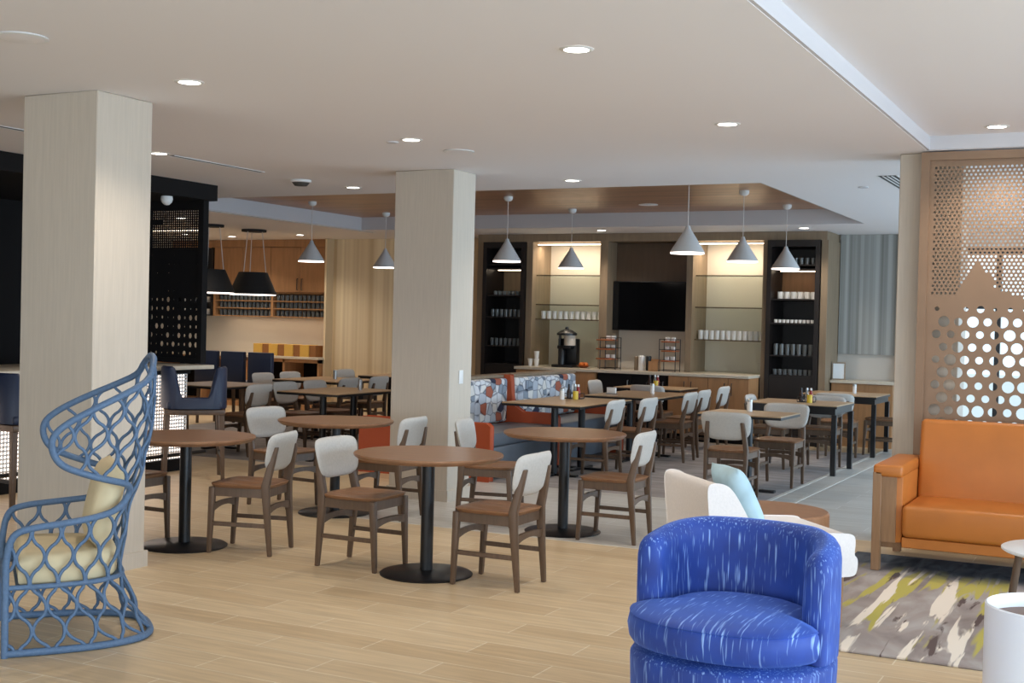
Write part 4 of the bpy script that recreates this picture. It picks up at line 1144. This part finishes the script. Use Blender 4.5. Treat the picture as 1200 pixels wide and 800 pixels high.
# ------------------------------------------------------------------ blue tub chair
def tub():
    root = thing('tub_armchair', 'royal blue flecked velvet tub armchair at the front', 'armchair', (-1.42, 4.80, 0), R(-4))
    RX, RY = 0.395, 0.39
    def outl(phi, k=1.0):   # phi 0 = back (+Y)
        e = 2.35
        c, s_ = math.cos(phi), math.sin(phi)
        r = 1 / (abs(c) ** e + abs(s_) ** e) ** (1 / e)
        return s_ * r * (RX * k), c * r * (RY * k)
    # shell
    N = 60; pm = R(104); vs = []; fs = []; K = 16
    prof = lambda h: [(0.004, 0.342), (0.0, 0.50), (0.0, h - 0.07), (0.006, h - 0.035), (0.02, h - 0.014), (0.045, h), (0.07, h - 0.002), (0.092, h - 0.02), (0.103, h - 0.05), (0.106, h - 0.12), (0.11, 0.50), (0.11, 0.345)]
    K = len(prof(0.8))
    for i in range(N + 1):
        ph = -pm + 2 * pm * i / N
        a = abs(ph) / pm
        h = 0.80 - 0.055 * max(0, (a - 0.35) / 0.65) ** 1.5
        endr = max(0.0, (a - 0.94) / 0.06)
        h -= 0.035 * endr ** 2
        x, y = outl(ph)
        L = math.hypot(x, y); ux, uy = x / L, y / L
        flare = 0.0
        for (d, z) in prof(h):
            t_ = d
            if endr > 0:
                m_ = 0.053; t_ = m_ + (d - m_) * (1 - 0.35 * endr ** 2)
            vs.append((x - ux * t_, y - uy * t_, z))
    for i in range(N):
        for k in range(K - 1):
            fs.append((i * K + k, i * K + k + 1, (i + 1) * K + k + 1, (i + 1) * K + k))
        fs.append((i * K + K - 1, i * K, (i + 1) * K, (i + 1) * K + K - 1))
    fs.append(tuple(range(K))); fs.append(tuple(N * K + k for k in reversed(range(K))))
    MB().add(vs, fs).build('back_and_arms', M['velvet'], root, ang=70)
    # cushion (T-shaped: runs out in front of the arms)
    def blob(name, kfun, zs, mt='velvet'):
        vs = []; fs = []; n = 72
        for (z, k) in zs:
            for i in range(n):
                ph = 2 * PI * i / n
                x, y = kfun(ph)
                L = math.hypot(x, y)
                vs.append((x * k, y * k, z))
        for r in range(len(zs) - 1):
            for i in range(n):
                j = (i + 1) % n; fs.append((r * n + i, r * n + j, (r + 1) * n + j, (r + 1) * n + i))
        fs.append(tuple(reversed(range(n)))); fs.append(tuple((len(zs) - 1) * n + i for i in range(n)))
        return MB().add(vs, fs).build(name, M[mt], root, ang=60)
    def cush(ph):
        x, y = outl(ph)
        # inside the shell at the back, full width in front
        w = (abs(ph - 2 * PI if ph > PI else ph)) / PI
        inside = 0.285 / 0.39 if w < 0.58 else (0.285 / 0.39 + (1.0 - 0.285 / 0.39) * min(1, (w - 0.58) / 0.03))
        return x * inside, y * inside * 1.0
    zs = [(0.352, 0.93), (0.357, 0.97), (0.375, 1.0), (0.42, 1.018), (0.455, 1.0), (0.463, 0.985), (0.468, 1.0), (0.474, 0.985), (0.485, 0.93), (0.498, 0.80), (0.508, 0.6), (0.512, 0.3), (0.513, 0.02)]
    zs = [(z + 0.012, k) for z, k in zs]
    blob('seat_cushion', cush, zs, 'velvet_seat')
    blob('base', lambda p: outl(p), [(0.0, 0.93), (0.02, 0.96), (0.29, 0.985), (0.318, 0.985), (0.338, 0.95)])
tub()

# ------------------------------------------------------------------ white slipper chair
def slipper():
    root = thing('slipper_chair', 'white linen armless lounge chair behind the blue armchair', 'armchair', (-1.87, 6.74, 0.012), R(41))
    W = 0.31  # local: forward = +X
    prof = [(-0.36, 0.28), (0.40, 0.28), (0.42, 0.30), (0.425, 0.37), (0.40, 0.385), (0.41, 0.47), (0.39, 0.50), (0.05, 0.51), (-0.12, 0.525), (-0.20, 0.57), (-0.25, 0.66), (-0.30, 0.735), (-0.34, 0.765), (-0.40, 0.775), (-0.435, 0.76), (-0.42, 0.6), (-0.40, 0.4), (-0.38, 0.30)]
    for _ in range(2):
        q = []
        for k in range(len(prof)):
            (a0, b0), (a1, b1) = prof[k], prof[(k + 1) % len(prof)]
            d_ = math.hypot(a1 - a0, b1 - b0); t_ = min(0.25, 0.03 / max(d_, 1e-6))
            q += [(a0 + (a1 - a0) * t_, b0 + (b1 - b0) * t_), (a1 - (a1 - a0) * t_, b1 - (b1 - b0) * t_)]
        prof = q
    MB().prism(prof, -W, W, 'y').build('upholstered_body', M['whitefab'], root, bev=0.006, seg=2, ang=50)
    for sx in (-1, 1):
        for sy in (-1, 1):
            MB().lathe([(0.012, 0), (0.02, 0.285)], (0, 0, 0), 14).build('leg', M['legwood'], root).location = (sx * 0.35, sy * 0.27, 0)
    for o in COL.objects:
        if o.parent == root and o.name.startswith('leg'):
            o.rotation_euler = (0, 0, 0)
slipper()
# pillow
def pillow(name, m, s, th, loc, rot, label, e=0.35):
    n = 16; top = []; bot = []
    for i in range(n + 1):
        for j in range(n + 1):
            u = -1 + 2 * i / n; v = -1 + 2 * j / n
            pin = 1 - 0.07 * (1 - u * u) * 0 - 0.05 * (1 - abs(v)) * abs(u) ** 6 - 0.05 * (1 - abs(u)) * abs(v) ** 6
            t_ = th / 2 * ((1 - u ** 4) * (1 - v ** 4)) ** 0.5
            top.append((u * s / 2 * pin, v * s / 2 * pin, t_)); bot.append((u * s / 2 * pin, v * s / 2 * pin, -t_))
    o = len(top); fs = []
    for i in range(n):
        for j in range(n):
            a = i * (n + 1) + j
            fs += [(a, a + n + 1, a + n + 2, a + 1), (o + a + 1, o + a + n + 2, o + a + n + 1, o + a)]
    x = MB().add(top + bot, fs).build(name, m, ang=80)
    b = bmesh.new(); b.from_mesh(x.data); bmesh.ops.remove_doubles(b, verts=b.verts[:], dist=1e-5); b.to_mesh(x.data); b.free()
    x.location = loc; x.rotation_euler = rot
    return tag(x, label, 'pillow')
pillow('throw_pillow', M['paleblue'], 0.38, 0.13, (-1.98, 6.70, 0.665), (R(0), R(64), R(38)), 'pale blue square pillow leaning in the white lounge chair')
root = thing('low_round_table', 'low brown round table behind the white lounge chair', 'table', (-2.12, 7.75, 0))
MB().lathe([(0.0, 0.36), (0.39, 0.36), (0.40, 0.37), (0.40, 0.45), (0.39, 0.46), (0, 0.46)], n=64, cap=False).build('table_top', M['seatwood'], root, ang=30)
for k in range(3):
    a = 2 * PI * k / 3 + 0.5
    MB().lathe([(0.014, 0), (0.022, 0.359)], (0.28 * math.cos(a), 0.28 * math.sin(a), 0), 14).build('leg', M['chairwood'], root)

# ------------------------------------------------------------------ sofa
root = thing('sofa', 'caramel orange leather sofa with exposed wood frame before the perforated screen', 'sofa', (0, 0, 0.012))
X0, X1 = -1.60, 0.62
for sx, xa in ((1, X0), (-1, X1)):
    a, b = (xa, xa + 0.19) if sx > 0 else (xa - 0.19, xa)
    MB().box(a, b, 8.50, 9.36, 0.62, 0.70, 0.02, 3).build('arm_pad', M['leather'], root)
    MB().box(a + 0.012, b, 8.53, 9.34, 0.19, 0.63, 0.01, 2).build('arm_panel', M['leather'], root)
    MB().box(a + 0.05 if sx > 0 else a + 0.04, b - 0.04 if sx > 0 else b - 0.05, 8.518, 8.535, 0.19, 0.655).build('arm_front_board', M['legwood'], root)
    o_ = (a, a + 0.055) if sx > 0 else (b - 0.055, b)
    MB().box(o_[0], o_[1], 8.50, 8.56, 0, 0.65, 0.003, 1).build('leg', M['legwood'], root)
    MB().box(o_[0], o_[1], 9.30, 9.36, 0, 0.62, 0.003, 1).build('leg', M['legwood'], root)
    MB().box(a + 0.01, b - 0.01, 8.56, 9.30, 0.15, 0.188).build('side_rail', M['legwood'], root)
MB().box(X0 + 0.192, X1 - 0.192, 8.48, 9.12, 0.235, 0.445, 0.035, 4).build('seat_cushion', M['leather'], root)
MB().box(X0 + 0.192, X1 - 0.192, 8.51, 9.30, 0.165, 0.233, 0.004, 1).build('seat_frame', M['leather'], root)
m4 = Matrix.Translation((0, 9.16, 0.40)) @ Matrix.Rotation(R(-9), 4, 'X') @ Matrix.Translation((0, -9.16, -0.40))
MB().box(X0 + 0.192, X1 - 0.192, 9.07, 9.25, 0.40, 0.97, 0.035, 4, mtx=m4).build('back_cushion', M['leather'], root)
# rug
tag(MB().box(-1.6, 1.6, -1.43, 1.43, 0.0, 0.011, 0.004, 1).build('area_rug', M['rug']), 'abstract grey, cream and mustard streaked rug under the caramel sofa', 'rug')
bpy.data.objects['area_rug'].location = (-0.22, 7.73, 0.0)
root = thing('side_table', 'small round white topped side table on brown legs before the sofa', 'table', (-0.36, 7.22, 0.0125))
MB().lathe([(0, 0.43), (0.30, 0.43), (0.315, 0.44), (0.315, 0.45), (0.30, 0.458), (0, 0.458)], n=56, cap=False).build('table_top', M['drumwhite'], root, ang=30)
for k in range(3):
    a = 2 * PI * k / 3 + PI * 0.93
    MB().tube([(0.29 * math.cos(a), 0.29 * math.sin(a), 0), (0.23 * math.cos(a), 0.23 * math.sin(a), 0.43)], 0.02, 12).build('leg', M['chairwood'], root)
root = thing('drum_table', 'white cylinder side table with a sunken brown top in the front corner', 'table', (-0.30, 5.5, 0))
MB().lathe([(0.26, 0.0), (0.27, 0.01), (0.27, 0.50), (0.262, 0.505), (0.258, 0.50), (0.258, 0.44), (0.0, 0.44)], n=80, cap=False).build('drum', M['drumwhite'], root, ang=40)
MB().lathe([(0.2575, 0.4405), (0.2575, 0.446), (0, 0.446)], n=60).build('inset_top', M['browntop'], root)

# ------------------------------------------------------------------ wicker high back chair
def wicker():
    root = thing('wicker_chair', 'slate blue woven rope high back chair with open lattice and cream cushions', 'chair', (-4.706, 4.598, 0), R(-40))
    # horizontal section at height z: straight sides, round back. Local facing -Y
    def lerp(t, pts):
        for (a, b), (c, d) in zip(pts, pts[1:]):
            if t <= c:
                f_ = (t - a) / (c - a); f_ = max(0, min(1, f_)); f_ = f_ * f_ * (3 - 2 * f_)
                return b + (d - b) * f_
        return pts[-1][1]
    HW = [(0, 0.385), (0.35, 0.36), (0.60, 0.375), (0.85, 0.39), (1.05, 0.40), (1.25, 0.40), (1.45, 0.38)]
    RY = [(0, 0.35), (0.12, 0.28), (0.35, 0.20), (0.60, 0.23), (0.85, 0.30), (1.05, 0.34), (1.25, 0.35), (1.45, 0.33)]
    YF = -0.34
    def P(s, z):
        """s in -1..1: 0 back centre, +-1 front of the sides"""
        w = lerp(z, HW); yb = lerp(z, RY)
        d = yb - YF
        # superellipse half
        ph = s * PI / 2
        e = 2 / 3.0
        x = w * math.copysign(abs(math.sin(ph)) ** e, s)
        y = YF + d * abs(math.cos(ph)) ** e
        return Vector((x, y, z))
    # arclength re-parameterisation at mid height
    N = 200; acc = [0]
    for i in range(N): acc.append(acc[-1] + (P(-1 + 2 * (i + 1) / N, 0.6) - P(-1 + 2 * i / N, 0.6)).length)
    TOT = acc[-1]
    def S(q):   # q metres from back centre -> s
        t = (q + TOT / 2)
        t = max(0, min(TOT, t))
        for i in range(N):
            if acc[i + 1] >= t - 1e-9:
                f_ = (t - acc[i]) / max(1e-9, acc[i + 1] - acc[i]); return -1 + 2 * (i + f_) / N
        return 1
    H = TOT / 2
    # rim in (q, z): from front foot up the arm, back along the arm, forward along the wing, up to the peak
    rim = [(H, 0.0), (H, 0.30), (H, 0.50), (H - 0.03, 0.565), (H - 0.10, 0.59), (H - 0.25, 0.605), (H - 0.42, 0.625), (H - 0.52, 0.65), (H - 0.565, 0.69), (H - 0.565, 0.735), (H - 0.52, 0.77),
           (H - 0.40, 0.80), (H - 0.28, 0.84), (H - 0.20, 0.88), (H - 0.16, 0.95), (H - 0.16, 1.02), (H - 0.22, 1.08), (H - 0.33, 1.15), (H - 0.46, 1.22), (H - 0.58, 1.28), (0.17, 1.34), (0.08, 1.375), (0.0, 1.38)]
    def smooth(pts, it=3):
        for _ in range(it):
            q = [pts[0]]
            for a, b in zip(pts, pts[1:]):
                q += [(a[0] * .75 + b[0] * .25, a[1] * .75 + b[1] * .25), (a[0] * .25 + b[0] * .75, a[1] * .25 + b[1] * .75)]
            q.append(pts[-1]); pts = q
        return pts
    rs = smooth(rim, 2)
    poly = rs + [(-a, b) for a, b in reversed(rs)]
    def inside(q, z):
        c = False; n = len(poly); j = n - 1
        for i in range(n):
            xi, zi = poly[i]; xj, zj = poly[j]
            if ((zi > z) != (zj > z)) and (q < (xj - xi) * (z - zi) / (zj - zi + 1e-12) + xi): c = not c
            j = i
        return c
    b = MB()
    b.tube([P(S(a), z) for a, z in poly], 0.0165, 10)
    b.build('rim', M['rope'], root, ang=80)
    MB().tube([P(S(-H + 2 * H * i / 60), 0.012 + 0.006) for i in range(61)] , 0.018, 10).build('base_rail', M['rope'], root, ang=80)
    MB().tube([P(S(-H + 2 * H * i / 60), 0.315) * 1.0 for i in range(61)] + [], 0.013, 8).build('seat_rail', M['rope'], root, ang=80)
    fr = [(-0.36, YF, 0.315), (0.36, YF, 0.315)]
    MB().tube(fr, 0.014, 8).build('front_rail', M['rope'], root)
    # lattice strands
    lat = MB(); sp = 0.066; per = 0.225; K = int(H / sp)
    for k in range(-K, K + 1):
        sgn = 1 if k % 2 else -1
        run = []
        for i in range(241):
            z = 0.012 + i * (1.40 / 240)
            w = math.cos(2 * PI * z / per)
            w = math.copysign(abs(w) ** 0.75, w)
            q = k * sp + sgn * sp * 0.46 * w
            if inside(q, z): run.append(P(S(q), z))
            else:
                if len(run) > 2: lat.tube(run[::2] + ([run[-1]] if len(run) % 2 == 0 else []), 0.0085, 6)
                run = []
        if len(run) > 2: lat.tube(run[::2], 0.0085, 6)
    lat.build('lattice', M['rope'], root, ang=80)
    # seat deck and cushions
    vs = []; n = 24
    ring = [P(S(-H * 0.97 + 2 * H * 0.97 * i / n), 0.315) for i in range(n + 1)]
    c = MB(); bot = [(p.x * 0.94, -0.02 + (p.y + 0.02) * 0.93, 0.31) for p in ring]
    MB().prism([(p[0], p[1]) for p in bot], 0.298, 0.312, 'z').build('seat_deck', M['rope'], root)
    c = MB(); lay = [(0.315, 0.95), (0.33, 0.99), (0.37, 1.0), (0.42, 0.99), (0.445, 0.95), (0.455, 0.85), (0.46, 0.5)]
    m_ = len(bot)
    for z, k in lay: vs += [(p[0] * k * 0.97, -0.05 + (p[1] + 0.05) * k * 0.97, z) for p in bot]
    fs = []
    for r in range(len(lay) - 1):
        for i in range(m_):
            j = (i + 1) % m_; fs.append((r * m_ + i, r * m_ + j, (r + 1) * m_ + j, (r + 1) * m_ + i))
    fs.append(tuple(range(m_))); fs.append(tuple((len(lay) - 1) * m_ + i for i in range(m_)))
    c.add(vs, fs).build('seat_cushion', M['cushioncream'], root, ang=50)
    for sx in (-0.3, 0.3):
        for yy in (-0.3, 0.25):
            pass
wicker()
pl = pillow('back_pillow', M['cushioncream'], 0.42, 0.15, (0, 0, 0), (0, 0, 0), 'round cornered cream pillow standing in the blue rope chair')
w_ = R(-40)
px, py = 0.02, 0.115
pl.matrix_world = Matrix.Translation((-4.706 + px * math.cos(w_) - py * math.sin(w_), 4.598 + px * math.sin(w_) + py * math.cos(w_), 0.66)) @ Matrix.Rotation(w_, 4, 'Z') @ Matrix.Rotation(R(78), 4, 'X')

# ------------------------------------------------------------------ light
world = bpy.data.worlds.new('sky'); SC.world = world; world.use_nodes = True
bg = world.node_tree.nodes['Background']; bg.inputs['Color'].default_value = (0.70, 0.88, 1.0, 1); bg.inputs['Strength'].default_value = 1.3
cool = (0.62, 0.80, 1.0)
for y in (-2.2, 0.95, 4.2, 7.7):
    area('window_daylight', (5.6, y, 1.6), (0, R(90), 0), 2.3, 2.9, 210, cool)
for y in (11.2, 13.8, 16.5):
    area('window_daylight', (2.1, y, 1.6), (0, R(90), 0), 2.3, 2.2, 110, (0.55, 0.77, 1.0))
for x in (-7.2, -3.1, 2.0):
    area('window_daylight', (x, -4.6, 1.6), (R(90), 0, 0), 3.3, 2.1, 85, (0.82, 0.90, 1.0))

# ------------------------------------------------------------------ camera
fl, yaw, pit, rol = 1476.248, 0.4678901, -0.0165134, 0.0242594
cy, sy = math.cos(yaw), math.sin(yaw)
f = Vector((-sy * math.cos(pit), cy * math.cos(pit), math.sin(pit))); r = Vector((cy, sy, 0)); u = r.cross(f)
r2 = r * math.cos(rol) + u * math.sin(rol); u2 = -r * math.sin(rol) + u * math.cos(rol)
cam = bpy.data.cameras.new('camera'); co = bpy.data.objects.new('camera', cam); COL.objects.link(co)
cam.sensor_width = 36; cam.lens = fl * 36 / 1200; cam.clip_end = 200
mw = Matrix((r2, u2, -f)).transposed().to_4x4(); mw.translation = Vector((0, 0, 1.6)); co.matrix_world = mw
SC.camera = co
SC.view_settings.view_transform = 'Standard'; SC.view_settings.look = 'None'
SC.view_settings.gamma = 1; SC.view_settings.exposure = 0.2; SC.view_settings.use_curve_mapping = False
